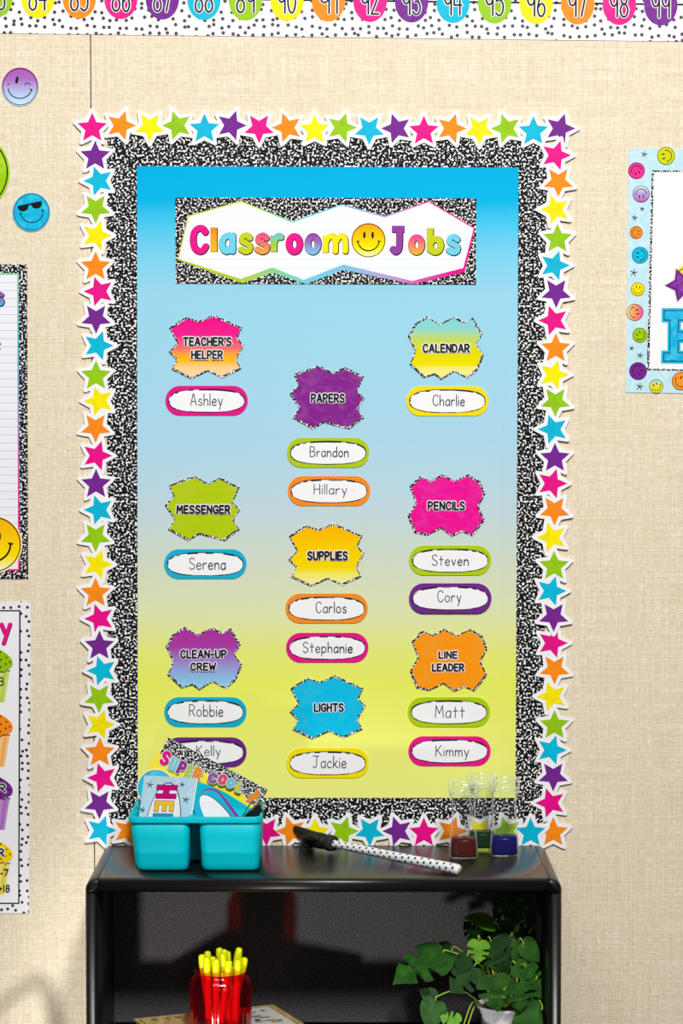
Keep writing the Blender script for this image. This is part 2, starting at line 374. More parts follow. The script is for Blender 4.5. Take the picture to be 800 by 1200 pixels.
# blue-to-yellow backing paper, its long edge by the bare wall curling slightly off the board
o0 = P(384, 935, 0); zz = lambda py: P(384, py).z - o0.z
paper_m = grad([(zz(936), (240, 245, 138)), (zz(870), (238, 243, 118)), (zz(800), (234, 241, 100)), (zz(765), (231, 238, 122)), (zz(715), (224, 230, 182)), (zz(660), (210, 221, 200)),
                (zz(590), (190, 216, 226)), (zz(520), (172, 215, 235)), (zz(400), (158, 213, 235)), (zz(345), (152, 212, 235)), (zz(300), (122, 206, 236)), (zz(262), (70, 196, 236)), (zz(236), (4, 178, 228)), (zz(194), (0, 173, 226))], 'Z', .42)
mb = MB(); nx, ny = 24, 20; vs = []
for j in range(ny + 1):
    t = j / ny; y = 194.5 + t * 740.5
    xl, xr = 160.3 + 1.2 * t, 607.3 - 3.6 * t
    for i in range(nx + 1):
        u = i / nx; lift = max(0, (u - .9) / .1) ** 2 * .0065 * math.sin(math.pi * min(1, max(0, (t - .08) / .92))) ** .7
        vs.append(P(xl + (xr - xl) * u, y + u * 2.0 * (1 - t), .0026 + lift))
fs = [[j * (nx + 1) + i, (j + 1) * (nx + 1) + i, (j + 1) * (nx + 1) + i + 1, j * (nx + 1) + i + 1] for j in range(ny) for i in range(nx)]
mb.add(vs, fs, paper_m)
bp = mb.build('backing_paper', None, o0)
sm = bp.modifiers.new('thickness', 'SOLIDIFY'); sm.thickness = .0003; sm.offset = -1
tag(bp, 'large paper sheet printed from bright blue down to yellow, framed by stars', 'paper sheet')

# =================================================================== STAR TRIM
STARC = {'k': PINK, 'o': ORANGE, 'y': YELLOW, 'g': GREEN, 'b': BLUE, 'p': PURPLE}
STARN = {'k': 'pink', 'o': 'orange', 'y': 'yellow', 'g': 'green', 'b': 'blue', 'p': 'purple'}
ORDER = 'koygbp'
def star_strip(stars, h, label):
    xs = [s[0] for s in stars]; ys = [s[1] for s in stars]
    t = thing('star_border', P(sum(xs) / len(xs), max(ys) + 18, 0), label, 'star border', 'die-cut star border strips')
    back = MB()
    for k, (x, y, c, rot) in enumerate(stars):
        hh = h + (.00012 if k % 2 else 0)
        back.slab(star_pts(x, y, 23.6, 13.6, rot, .075), hh - .0006, hh, CARDWHITE)
    back.build('white_backing', t)
    for k, (x, y, c, rot) in enumerate(stars):
        s = MB().poly(star_pts(x, y, 18.2, 8.5, rot), h + .0003, brushed(STARC[c], tuple(min(255, int(v * .9 + 8)) for v in STARC[c])))
        o = s.build('star', t); o['label'] = STARN[c] + ' printed star'
    return t
rotT = [0, -18, 36, 18]
topx = [108, 141.5, 175.5, 207.5, 239.5, 271, 303.5, 336.5, 368.5, 400, 432.5, 464.5, 496.5, 528.5, 561.5, 593, 624.8, 656]
topy = [150, 147, 148.5, 147, 151, 147, 150, 149.5, 152, 149.5, 152, 150.5, 153.5, 150.5, 152, 150.5, 154, 150.5]
star_strip([(x, y, ORDER[i % 6], rotT[i % 4]) for i, (x, y) in enumerate(zip(topx, topy))], .0048, 'row of bright stars on white outlines running along the top of the board')
rotL = [0, 18, 36, -18]
lefty = [183, 212, 244, 276, 312.5, 341.5, 373, 405, 440.5, 470, 501, 534, 567.5, 597.5, 629, 661.5, 695, 725]
leftx = [111.5, 115.5, 112, 113, 112, 116, 112.5, 115, 112.5, 116, 112, 113.5, 112.5, 116, 112, 114, 112, 116.5]
lo = 'p' 
def seq(start, n): k = ORDER.index(start); return [ORDER[(k - 0 + i) % 6] for i in range(n)]
# down this edge the colours run purple, blue, green, yellow, orange, pink
back_order = 'pbgyok'
star_strip([(x, y, back_order[i % 6], rotL[i % 4]) for i, (x, y) in enumerate(zip(leftx, lefty))], .0038, 'long upright star strip beside the lined poster, starting with purple')
ly2 = [757, 786, 817.5, 849, 882, 911.5, 942, 973]; lx2 = [116.5, 119.5, 116, 117, 117, 120, 116.5, 118.5]
star_strip([(x, y, back_order[i % 6], rotL[i % 4]) for i, (x, y) in enumerate(zip(lx2, ly2))], .0052, 'short upright star strip beside the cupcake poster ending in a blue star')
rotR = [-18, 36, 18, 0]
right_order = 'koygbp'
ry1 = [182, 213, 245.5, 280, 311, 343, 375.5, 408.5, 439, 470.5, 503, 537, 566.5, 598, 629.5, 663.5, 692.5, 722.5]
rx1 = [651, 654, 650.5, 653, 649.5, 651.5, 648.5, 651, 648.5, 650.5, 648, 650, 646.5, 649.5, 646.5, 649, 645.5, 648.5]
star_strip([(x, y, right_order[i % 6], rotR[i % 4]) for i, (x, y) in enumerate(zip(rx1, ry1))], .0052, 'long upright star strip facing the bare wall, pink star at its top')
ry2 = [753.5, 784, 816, 850, 879, 909.5, 941, 975.5]; rx2 = [647, 649.5, 646.5, 649.5, 646, 648, 645, 648]
star_strip([(x, y, right_order[i % 6], rotR[i % 4]) for i, (x, y) in enumerate(zip(rx2, ry2))], .0038, 'short upright star strip facing the bare wall, its last star orange')
bx = [150, 182, 214.5, 247, 279, 312, 341, 369, 402, 433, 466, 496.5, 529, 561.5, 593.5, 621.5]
bo = [-18, 36, 18, 0]
star_strip([(x, 974 + (2 if bo[i % 4] == 0 else 0), 'oygbpk'[i % 6], bo[i % 4]) for i, x in enumerate(bx)], .0046, 'row of stars along the bottom of the board, half hidden behind the bookcase top')

# =================================================================== TITLE SIGN
def smiley(mb_, cx, cy, r, h, face, rot=0, eye='oval', ring=True, ringw=None, k=1.0, mouth=True):
    """flat printed smile: face disc, thin ring, two eyes and a mouth; rot in degrees clockwise on the wall"""
    c, s = math.cos(R(rot)), math.sin(R(rot))
    T = lambda x, y: (cx + (x * c - y * s) * r, cy + (x * s + y * c) * r)
    mb_.poly(disc(cx, cy, r, n=44), h, face)
    rw = ringw or r * .05
    if ring: ribbon(mb_, disc(cx, cy, r - rw, n=44) + [disc(cx, cy, r - rw, n=44)[0]], rw, h + .0001, BLACK, nc=6)
    if eye == 'oval':
        for sx in (-.24, .24): mb_.poly([T(*p) for p in disc(sx, -.3, .075, .2, 16)], h + .0001, BLACK)
    if mouth:
        m_ = [T(*p) for p in arc(0, -.02, .62, 10, 170, 18)]
        ribbon(mb_, m_, r * .065, h + .0001, BLACK, nc=6)
        for sx in (-1, 1): ribbon(mb_, [T(sx * .68, .1 - .03), T(sx * .55, .04)], r * .06, h + .0001, BLACK, nc=6)
    return T
ts = thing('title_sign', P(381.5, 333, 0), 'wide speckled title sign with zigzag white panel reading Classroom Jobs', 'sign')
MB().slab([(205.3, 231.5), (557.8, 232.3), (557.5, 333.5), (206, 332.3)], .0034, .0040, COMP_FINE).build('speckled_card', ts)
inner = [(221, 254), (282, 236.6), (342.5, 261), (400, 241), (451, 255), (502, 237), (554.8, 267.8), (542.5, 314), (483, 329.2), (402.3, 310), (355.6, 328), (318.8, 313.4), (282, 327), (209.5, 303.4)]
outer = [(219.8, 252.8), (282, 235), (342.5, 259.2), (400, 239.3), (451, 253.2), (502, 235.4), (556.4, 267), (544.3, 318.8), (484, 333.2), (402.3, 316.2), (358, 332.8), (319, 319.5), (284, 332.0), (208, 304.6)]
ox = P(381.5, 333).x; gx = lambda px: P(px, 300).x - ox
MB().poly(outer, .00425, grad([(gx(205), (196, 208, 24)), (gx(285), (178, 206, 40)), (gx(325), (132, 210, 150)), (gx(370), (110, 205, 232)), (gx(410), (128, 196, 228)), (gx(455), (182, 160, 214)), (gx(492), (222, 80, 172)), (gx(530), (236, 30, 146)), (gx(560), (236, 14, 138))], 'X')).build('coloured_outline', ts)
MB().poly(inner, .0045, plain((248, 248, 250))).build('lined_panel', ts)
mb = MB(); LINE = plain((205, 228, 240))
for y in (248, 259, 270.2, 281.2, 292.2, 303.2, 314.5, 324):
    # clip each ruled line to the zigzag
    xs = []
    for i in range(len(inner)):
        (xa, ya), (xb, yb) = inner[i], inner[(i + 1) % len(inner)]
        if (ya - y) * (yb - y) < 0: xs.append(xa + (xb - xa) * (y - ya) / (yb - ya))
    xs.sort()
    for a, b_ in zip(xs[::2], xs[1::2]): mb.poly([(a, y - .35), (b_, y - .35), (b_, y + .35), (a, y + .35)], .0046, LINE)
mb.build('ruled_lines', ts)
oz = P(381.5, 333).z; gz = lambda py: P(381.5, py).z - oz
def vgrad(*st): return grad([(gz(py), c) for py, c in st])
LB = (108, 208, 234); LIME = (196, 208, 20); VIO = (146, 62, 160)
LET = [('C', 222.4, 244.4, 263.5, 298, PINK), ('l', 246.6, 254.2, 263.3, 297.8, [(264, (240, 132, 30)), (298, (253, 196, 20))]), ('a', 256.3, 276, 272.3, 298, LB),
       ('s', 278.8, 296.2, 272.3, 298, LIME), ('s', 298, 315.8, 272.5, 298, [(273, (238, 70, 150)), (284, (240, 110, 110)), (298, (250, 170, 50))]),
       ('r', 317, 332.8, 272.5, 298, [(273, (90, 200, 210)), (284, (150, 205, 90)), (298, (200, 208, 20))]), ('o', 334.5, 354.6, 273, 298.5, PINK),
       ('o', 356.6, 376, 273, 298.5, [(274, (150, 58, 160)), (284, (150, 110, 190)), (298, (120, 200, 235))]), ('m', 378, 407.8, 273, 298.5, (255, 232, 0)),
       ('J', 455.8, 476.6, 264.6, 298.5, VIO), ('o', 478, 497.4, 274.5, 298.8, [(275, (240, 60, 150)), (286, (242, 120, 110)), (298, (250, 180, 40))]),
       ('b', 500, 519.8, 264, 298.8, LIME), ('s', 522, 539.3, 274, 299, LB)]
for ch, x0, x1, y0, y1, c in LET:
    w = 7.4 if ch not in 'ms' else 6.4
    g = glyph_px(ch, x0, x1, y0, y1, w); m = plain(c) if isinstance(c, tuple) else vgrad(*c)
    q = MB(); cap = 'square' if ch in 'lrmJb' else 'round'
    draw(q, g, w + 1.3, .0047, INK, .45, .55, cap, 14); draw(q, g, w, .00485, m, 0, 0, cap, 14); q.build('letter', ts)
q = MB(); smiley(q, 431.6, 281.6, 20.2, .0047, vgrad((261, (246, 160, 24)), (278, (252, 200, 10)), (290, (255, 236, 0)), (295, (255, 240, 90)), (302, (255, 250, 190))), ringw=.9)
q.build('smiley', ts)

# =================================================================== JOB CARDS
SH = {'A': [(112, 210), (232, 132), (325, 160), (435, 115), (638, 208), (605, 285), (655, 338), (598, 440), (632, 508), (495, 572), (392, 523), (272, 580), (128, 512), (165, 440), (108, 385), (170, 318)],
      'B': [(145, 175), (330, 110), (430, 165), (515, 122), (655, 190), (608, 300), (660, 348), (612, 430), (655, 492), (548, 572), (365, 525), (285, 572), (140, 492), (185, 418), (118, 318), (180, 250)],
      'C': [(110, 270), (155, 185), (245, 125), (335, 182), (445, 128), (518, 170), (578, 135), (648, 258), (603, 325), (660, 405), (612, 515), (540, 575), (445, 525), (350, 585), (300, 548), (222, 570), (122, 475), (160, 375)],
      'D': [(120, 185), (195, 110), (270, 142), (355, 97), (450, 142), (545, 97), (635, 150), (668, 240), (620, 330), (665, 430), (575, 545), (500, 512), (428, 548), (350, 490), (250, 540), (155, 520), (108, 400), (165, 300)]}
def job_card(shape, x0, y0, x1, y1, fill, lines, label):
    p = SH[shape]; ax, bx_ = min(a for a, _ in p), max(a for a, _ in p); ay, by = min(b for _, b in p), max(b for _, b in p)
    pts = [(x0 + (a - ax) / (bx_ - ax) * (x1 - x0), y0 + (b - ay) / (by - ay) * (y1 - y0)) for a, b in p]
    cx, cy = (x0 + x1) / 2, (y0 + y1) / 2
    t = thing('job_card', P(cx, y1, 0), label, 'job card', 'job cards on the blue and yellow paper')
    MB().slab(pts, .0033, .0040, COMP_CARD).build('speckled_edge', t)
    ins = [(cx + (a - cx) * .945, cy + (b - cy) * .935) for a, b in pts]
    if isinstance(fill, list):
        z0 = P(cx, y1).z; m = grad([(P(cx, y).z - z0, c) for y, c in fill])
    else: m = brushed(fill, tuple(min(255, int(v * .8 + 40)) for v in fill))
    MB().poly(ins, .0042, m).build('colour_panel', t)
    q = MB()
    for (tx, a, b, yt, yb) in lines:
        st = text_px(tx, a + 1, b - 1, yt + 1, yb - 1, .26)
        draw(q, st, 4.0, .0043, WHITE); draw(q, st, 2.0, .00445, INK)
    q.build('lettering', t)
job_card('A', 197.4, 368.7, 286.5, 444.3, [(369, (238, 10, 140)), (393, (238, 34, 140)), (408, (244, 110, 110)), (418, (252, 178, 20)), (424, (252, 190, 40)), (430, (250, 205, 140)), (444, (250, 220, 180))],
         [("TEACHER'S", 214, 271.5, 394.8, 405.5), ('HELPER', 223.8, 261.3, 410.3, 421)], "zigzag card shading from hot pink to orange reading Teacher's Helper")
job_card('B', 339.2, 427.9, 427.3, 503.1, (132, 30, 140), [('PAPERS', 364, 404, 461, 472)], 'solid purple zigzag card reading Papers')
job_card('C', 477.8, 370.3, 567.3, 445.2, [(370, (128, 210, 224)), (385, (140, 212, 205)), (397, (190, 214, 100)), (410, (222, 218, 10)), (428, (238, 224, 0)), (431, (240, 232, 120)), (445, (246, 240, 160))],
         [('CALENDAR', 495, 550.5, 402.6, 413.4)], 'zigzag card shading from aqua to yellow reading Calendar')
job_card('B', 193, 557.5, 281.6, 634, (178, 204, 0), [('MESSENGER', 206.5, 270, 591.6, 602)], 'lime green zigzag card reading Messenger')
job_card('A', 337.5, 613, 427.3, 687.5, [(613, (250, 180, 0)), (640, (252, 204, 0)), (666, (248, 220, 0)), (671, (244, 232, 90)), (687, (250, 244, 170))], [('SUPPLIES', 359.9, 407.6, 645.6, 656.4)], 'golden yellow zigzag card with pale lower edge reading Supplies')
job_card('D', 477.5, 555.8, 568.5, 629, (240, 4, 150), [('PENCILS', 500.8, 544.8, 587.2, 598)], 'bright pink brush-stroke zigzag card reading Pencils')
job_card('C', 194, 734.2, 284.2, 809, [(734, (176, 50, 160)), (758, (170, 62, 166)), (774, (160, 130, 205)), (796, (140, 196, 235)), (809, (150, 225, 240))], [('CLEAN-UP', 211, 265.7, 761.2, 771.6), ('CREW', 222.8, 253.2, 776.2, 786)],
         'zigzag card shading from purple to pale blue reading Clean-up Crew')
job_card('A', 339.2, 791.4, 428.6, 866.5, (0, 188, 232), [('LIGHTS', 367.5, 402.8, 823.8, 834.2)], 'sky blue zigzag card reading Lights')
job_card('D', 480, 736.8, 571.2, 811, (255, 152, 4), [('LINE', 513.5, 536.3, 762.8, 772.2), ('LEADER', 505.8, 544, 777.2, 787)], 'solid orange zigzag card reading Line Leader')

# =================================================================== NAME TAGS
def name_tag(cx, cy, col, text, x0, x1, yt, yb, label, lift=0, tilt=0):
    t = thing('name_tag', P(cx, cy + 17.3, 0), label, 'name tag', 'oval name tags on the job board')
    w, hh = 48.2, 17.4; h0 = .0033 + lift
    MB().slab(rounded(cx - w, cy - hh, cx + w, cy + hh, 17.2, 10), h0, h0 + .0007, plain(col, .45)).build('rim', t)
    q = MB()
    def oval(a, b, p=2.6, n=48):
        o = []
        for i in range(n):
            an = 2 * math.pi * i / n; c, s = math.cos(an), math.sin(an)
            o.append((cx + math.copysign(abs(c) ** (2 / p), c) * a, cy + math.copysign(abs(s) ** (2 / p), s) * b))
        return o
    ov = oval(44.6, 13.7)
    q.poly(ov, h0 + .0008, CARDWHITE); q.build('writing_panel', t)
    q = MB(); rnd = random.Random(int(cx * 7 + cy))
    for k in range(2):                                      # sketchy double outline
        n = len(ov); d = [(x + rnd.uniform(-.1, .1) + k * .25, y + rnd.uniform(-.12, .12) + k * .35) for x, y in oval(44.4 - k * .5, 13.6 - k * .5)]
        for i in range(n):
            if k == 0 or rnd.random() > .35: ribbon(q, [d[i], d[(i + 1) % n]], .4 + .4 * abs(math.sin(i * .37 + cx)), h0 + .00095, INK, nc=6)
    q.build('sketched_outline', t)
    q = MB(); draw(q, text_px(text, x0, x1, yt, yb, .22), 1.05, h0 + .0009, PENCIL, nc=6); q.build('handwriting', t)
name_tag(242, 469.5, (226, 20, 138), 'Ashley', 223.3, 260.5, 461.6, 475.0, "pink-rimmed name tag under the Teacher's Helper card")
name_tag(524, 470, (250, 222, 8), 'Charlie', 507.2, 544, 462.8, 475.3, 'yellow-rimmed name tag under the Calendar card')
name_tag(384.3, 530.5, (176, 204, 22), 'Brandon', 363.2, 408, 523.5, 535, 'green-rimmed name tag directly under the purple Papers card')
name_tag(385.4, 575.4, (250, 142, 34), 'Hillary', 368, 406, 567.4, 579, 'orange-rimmed name tag directly above the Supplies card', 0)
name_tag(240.5, 661, (24, 176, 212), 'Serena', 222, 264, 653.8, 667, 'blue-rimmed name tag under the lime green Messenger card')
name_tag(382.6, 713, (246, 144, 40), 'Carlos', 370.2, 405.5, 705.4, 718, 'orange-rimmed name tag directly under the Supplies card')
name_tag(383.3, 759, (230, 24, 140), 'Stephanie', 355.2, 412.6, 752.6, 764.5, 'pink-rimmed name tag directly above the sky blue Lights card')
name_tag(527.3, 656.8, (176, 206, 20), 'Steven', 506.3, 548.6, 650.3, 662.4, 'green-rimmed name tag under the bright pink Pencils card')
name_tag(527.4, 701, (116, 40, 142), 'Cory', 512.8, 540, 692.2, 705.3, 'purple-rimmed name tag directly above the orange Line Leader card', .003)
name_tag(240.6, 834.4, (14, 176, 212), 'Robbie', 222, 261, 825.8, 839.3, 'blue-rimmed name tag under the Clean-up Crew card')
name_tag(240.6, 881.5, (112, 36, 136), 'Kelly', 230.4, 258, 873.8, 885.5, 'purple-rimmed name tag partly hidden by the speckled card in the caddy')
name_tag(383.8, 894.3, (250, 226, 4), 'Jackie', 366.6, 405.3, 886, 899.7, 'yellow-rimmed name tag under the sky blue Lights card')
name_tag(525.8, 834.5, (172, 206, 10), 'Matt', 510, 544, 826.8, 841, 'green-rimmed name tag directly under the Line Leader card')
name_tag(526.5, 880.3, (232, 22, 136), 'Kimmy', 510.7, 549, 873.5, 886, 'pink-rimmed name tag low on the yellow paper above the glass timers')

# =================================================================== NUMBER LINE
nl = thing('number_line', P(400, 44, 0), 'dotted white number line with coloured ovals along the top of the wall', 'number line')
slope = .0119
MB().slab([(-160, 37.1), (960, 50.4), (960, -60), (-160, -74)], .0006, .0014, dotted((244, 243, 246), (34, 26, 54), 84, .225)).build('dotted_strip', nl)
MB().poly([(-160, -7.2), (960, 6.2), (960, 8.4), (-160, -5.0)], .0016, INK).build('string_line', nl)
NC = {0: PURPLE, 1: (238, 20, 140), 2: ORANGE, 3: (255, 230, 0), 4: GREEN, 5: BLUE}
for k in range(-3, 20):
    n = 99 - k; x = 774 - 48.65 * k; cy = -3.6 + slope * x
    c = NC[k % 6]
    o = MB().poly(disc(x, cy, 19.6, 24.2), .0018, brushed(c, tuple(min(255, int(v * .85 + 26)) for v in c))).build('number_oval', nl)
    if n <= 99:
        q = MB(); st = text_px(str(n), x - 10, x + 10, cy - 14, cy + 14.6, .2)
        draw(q, st, 4.3, .00195, WHITE); draw(q, st, 2.0, .0021, INK); q.build('number', o if False else nl)

# =================================================================== SMILEY CUTOUTS
oz2 = P(23.5, 123).z
t = thing('smiley_cutout', P(23.5, 123, 0), 'small winking smiley cutout fading from purple to pale blue', 'smiley cutout', 'round smiley cutouts on the wall')
g_ = lambda y: P(23.5, y).z - oz2
wm = grad([(g_(80), (176, 84, 176)), (g_(94), (168, 112, 190)), (g_(108), (176, 190, 232)), (g_(123), (196, 232, 248))])
MB().slab(disc(23.5, 101.6, 21.6, 22.6), .0006, .0016, wm).build('face', t)
q = MB(); d = disc(23.7, 101.6, 20.2, 21.2, 44); ribbon(q, d + [d[0]], .8, .0018, INK, nc=6); q.build('outline', t)
q = MB(); q.poly(disc(19.8, 93.8, 1.7, 4.6, 16, R(12)), .0018, BLACK); ribbon(q, arc(32.2, 100.3, 3.4, 195, 345, 10, 3.0), .9, .0018, BLACK, nc=6); q.build('eyes', t)
q = MB(); ribbon(q, arc(23.3, 103.2, 13.6, 6, 178, 20, 12), 1.1, .0018, BLACK, nc=6); ribbon(q, [(8.8, 99.2), (10.6, 98.2)], 1.1, .0018, BLACK); ribbon(q, [(35.2, 104.6), (37.6, 105.4)], 1.1, .0018, BLACK); q.build('mouth', t)
t = thing('smiley_cutout', P(36.5, 270, 0), 'blue smiley cutout wearing black sunglasses', 'smiley cutout', 'round smiley cutouts on the wall')
MB().slab(disc(36.6, 248.7, 22.2, 23), .0006, .0016, plain((110, 204, 232))).build('face', t)
q = MB(); q.poly(disc(36.8, 248.6, 20.6, 21.4), .0018, brushed((0, 180, 222), (60, 200, 232))); d = disc(36.8, 248.6, 20.6, 21.4, 44); ribbon(q, d + [d[0]], .8, .0019, INK, nc=6); q.build('outline', t)
q = MB()
def lens(ax, ay, bx_, by, dep):
    dx, dy = bx_ - ax, by - ay; L = math.hypot(dx, dy); nx_, ny_ = -dy / L, dx / L
    return [(ax + dx * (.5 - .5 * math.cos(math.pi * i / 14)) + nx_ * dep * math.sin(math.pi * i / 14) ** .8, ay + dy * (.5 - .5 * math.cos(math.pi * i / 14)) + ny_ * dep * math.sin(math.pi * i / 14) ** .8) for i in range(15)]
q.poly(lens(20.6, 242.2, 33.2, 240, 6.6), .002, BLACK); q.poly(lens(36.4, 239.3, 48.8, 236.4, 6.6), .002, BLACK); q.poly([(20.4, 241.4), (48.6, 235.4), (48.8, 237.4), (20.6, 243.2)], .00205, BLACK); q.build('sunglasses', t)
q = MB(); ribbon(q, arc(37.2, 248.6, 13, -8, 176, 20, 12.2), 1.1, .0019, BLACK, nc=6); ribbon(q, [(23, 251), (25, 249.6)], 1.1, .0019, BLACK); ribbon(q, [(48.6, 246.2), (51.4, 246.4)], 1.1, .0019, BLACK); q.build('mouth', t)
t = thing('smiley_cutout', P(-36.5, 250, 0), 'large lime green round cutout cut off by the picture edge', 'smiley cutout', 'round smiley cutouts on the wall')
MB().slab(disc(-36.5, 202, 48.2), .0006, .0016, plain((160, 212, 60))).build('face', t)
q = MB(); smiley(q, -36.5, 202, 46.6, .0018, brushed((150, 200, 0), (174, 214, 40)), ringw=1.5); q.build('outline', t)

# =================================================================== LINED POSTER
t = thing('lined_poster', P(-90, 678, 0), 'lined notebook-paper poster with speckled border and a yellow smiley at its corner', 'poster')
MB().slab([(-215, 308), (31.8, 310), (33, 678.5), (-213, 678.5)], .0006, .0012, COMP_FINE).build('speckled_border', t)
z0 = P(-90, 678).z; g_ = lambda y: P(-90, y).z - z0
MB().poly([(-202, 319), (21.8, 320.3), (23.2, 669), (-201, 669)], .0014, grad([(g_(320), (140, 214, 180)), (g_(400), (70, 196, 214)), (g_(450), (110, 170, 215)), (g_(520), (176, 110, 190)), (g_(600), (214, 40, 150)), (g_(669), (232, 14, 130))])).build('coloured_outline', t)
q = MB(); q.poly([(-200, 322), (20, 322.4), (21.2, 667), (-199, 667)], .00155, plain((240, 240, 246))); q.build('lined_paper', t)
q = MB(); y = 331.0
while y < 664: q.poly([(-199, y - .5), (20.4, y - .5), (20.4, y + .5), (-199, y + .5)], .0017, plain((206, 220, 240))); y += 9.4
q.build('ruled_lines', t)
q = MB(); st = glyph_px('s', -13, 5.0, 341, 359, 4.6); draw(q, st, 6, .0018, INK, .4, .6, nc=12); draw(q, st, 4.6, .0019, grad([(g_(341), (170, 60, 160)), (g_(350), (130, 110, 190)), (g_(359), (70, 190, 226))]), nc=12); q.build('letter', t)
q = MB(); ribbon(q, [(-2, 400), (.6, 403.5)], 1.6, .0018, INK); ribbon(q, [(-3, 409), (.4, 409)], 1.4, .0018, INK); q.build('lettering', t)
q = MB(); q.poly(disc(-8, 638, 34.2), .0019, plain((250, 244, 200)))
smiley(q, -8, 638, 33, .002, grad([(g_(605), (250, 176, 20)), (g_(630), (252, 204, 10)), (g_(652), (255, 228, 0)), (g_(658), (255, 236, 90)), (g_(671), (255, 250, 220))]), rot=-8, ringw=1.2); q.build('smiley', t)

# =================================================================== CUPCAKE POSTER
t = thing('cupcake_poster', P(-90, 1070, 0), 'white dotted-border poster showing coloured cupcakes', 'poster')
MB().slab([(-215, 704), (35.8, 705.2), (33.8, 1070.5), (-215, 1070)], .0006, .0012, dotted((240, 240, 243), (30, 26, 40), 90, .2)).build('dotted_border', t)
q = MB(); q.poly([(-203, 714.6), (24.2, 715), (22.8, 1059.4), (-203, 1059)], .0014, INK); q.poly([(-201, 716.2), (22.4, 716.6), (21.2, 1057.8), (-201, 1057.4)], .0015, plain((242, 242, 246))); q.build('ruled_frame', t)
q = MB(); st = [[(1.5, 731.6), (5.6, 741.5)], [(11.6, 731.6), (4.2, 753.6)]]; draw(q, st, 5.4, .0016, INK, .3, .5, nc=12); draw(q, st, 4.2, .0017, plain(PINK), nc=12); q.build('letter', t)
def cupcake(yt, frost, wrap, wrap2):
    """frosting dome, speckled trim line, ribbed wrapper; centre lies beyond the frame edge"""
    cx = -16
    q = MB()
    q.poly([(cx - 27.5, yt + 27), (cx + 27.5, yt + 25), (cx + 21.5, yt + 62), (cx - 21.5, yt + 63)], .0016, plain(wrap))
    for dx in (-20, -9, 2, 13, 22.2): q.poly([(cx + dx - 2.3, yt + 27), (cx + dx + 2.3, yt + 27), (cx + dx * .78 + 1.8, yt + 62), (cx + dx * .78 - 1.8, yt + 62)], .0017, plain(wrap2))
    q.build('wrapper', t)
    q = MB(); dome = [(cx - 30, yt + 22), (cx - 29, yt + 12), (cx - 20, yt + 2), (cx - 8, yt - 3), (cx + 8, yt - 2.4), (cx + 20, yt + 2.6), (cx + 28.5, yt + 9.6), (cx + 31, yt + 16), (cx + 29, yt + 21.5), (cx + 22, yt + 24.5), (cx + 10, yt + 27.5), (cx - 10, yt + 28), (cx - 24, yt + 26)]
    q.poly(spline(dome, 4, True)[:-1], .0018, plain(frost))
    rnd = random.Random(yt); 
    for dx, dy in ((16.5, 3), (23.5, 9.5), (27.4, 15), (22.7, 17.2), (17, 12), (16.6, 20.6), (9, 6), (5, 16), (-4, 3), (-12, 10), (-20, 15), (-5, 20)):
        q.poly(disc(cx + dx, yt + dy, 1.05, n=10), .0019, BLACK)
    q.build('frosting', t)
    q = MB()
    for i in range(24):
        x = cx - 26 + i * 2.3; q.poly(disc(x, yt + 26.5 - abs(x - cx) * .05 + rnd.uniform(-1, 1), 1.3, .8, 8, rnd.uniform(0, 3)), .00195, BLACK)
    q.build('speckled_trim', t)
for yt, f, w_, w2 in ((761, (148, 196, 10), (206, 224, 120), (186, 210, 80)), (836.5, (250, 140, 20), (252, 196, 130), (248, 172, 90)), (910.5, (118, 40, 140), (190, 140, 206), (172, 112, 190)), (986, (250, 214, 0), (240, 228, 120), (226, 208, 70))):
    cupcake(yt, f, w_, w2)
q = MB(); 
for tx, a, b_, yt, yb, w_ in (('3', -1, 4, 794, 803, 1.2), ('R', -2, 6.2, 919, 928, 2.0), ('R', -2, 4.4, 995, 1003, 2.0), ('7', 4.6, 9.6, 1019, 1026, 1.2), ('-', 1.0, 3.2, 1019, 1027, 1.2), ('1', 3.6, 5.4, 1037, 1045, 1.2), ('8', 7, 11, 1037, 1045, 1.2)):
    st = text_px(tx, a, b_, yt, yb) if tx != '1' else [[(4.6, yt), (4.6, yb)]]
    if w_ == 2.0: draw(q, st, 3.6, .00205, WHITE)
    draw(q, st, w_, .0021, INK)
q.poly([(-.5, 1039), (2.6, 1041.5), (-.5, 1044)], .0021, INK)
q.build('lettering', t)

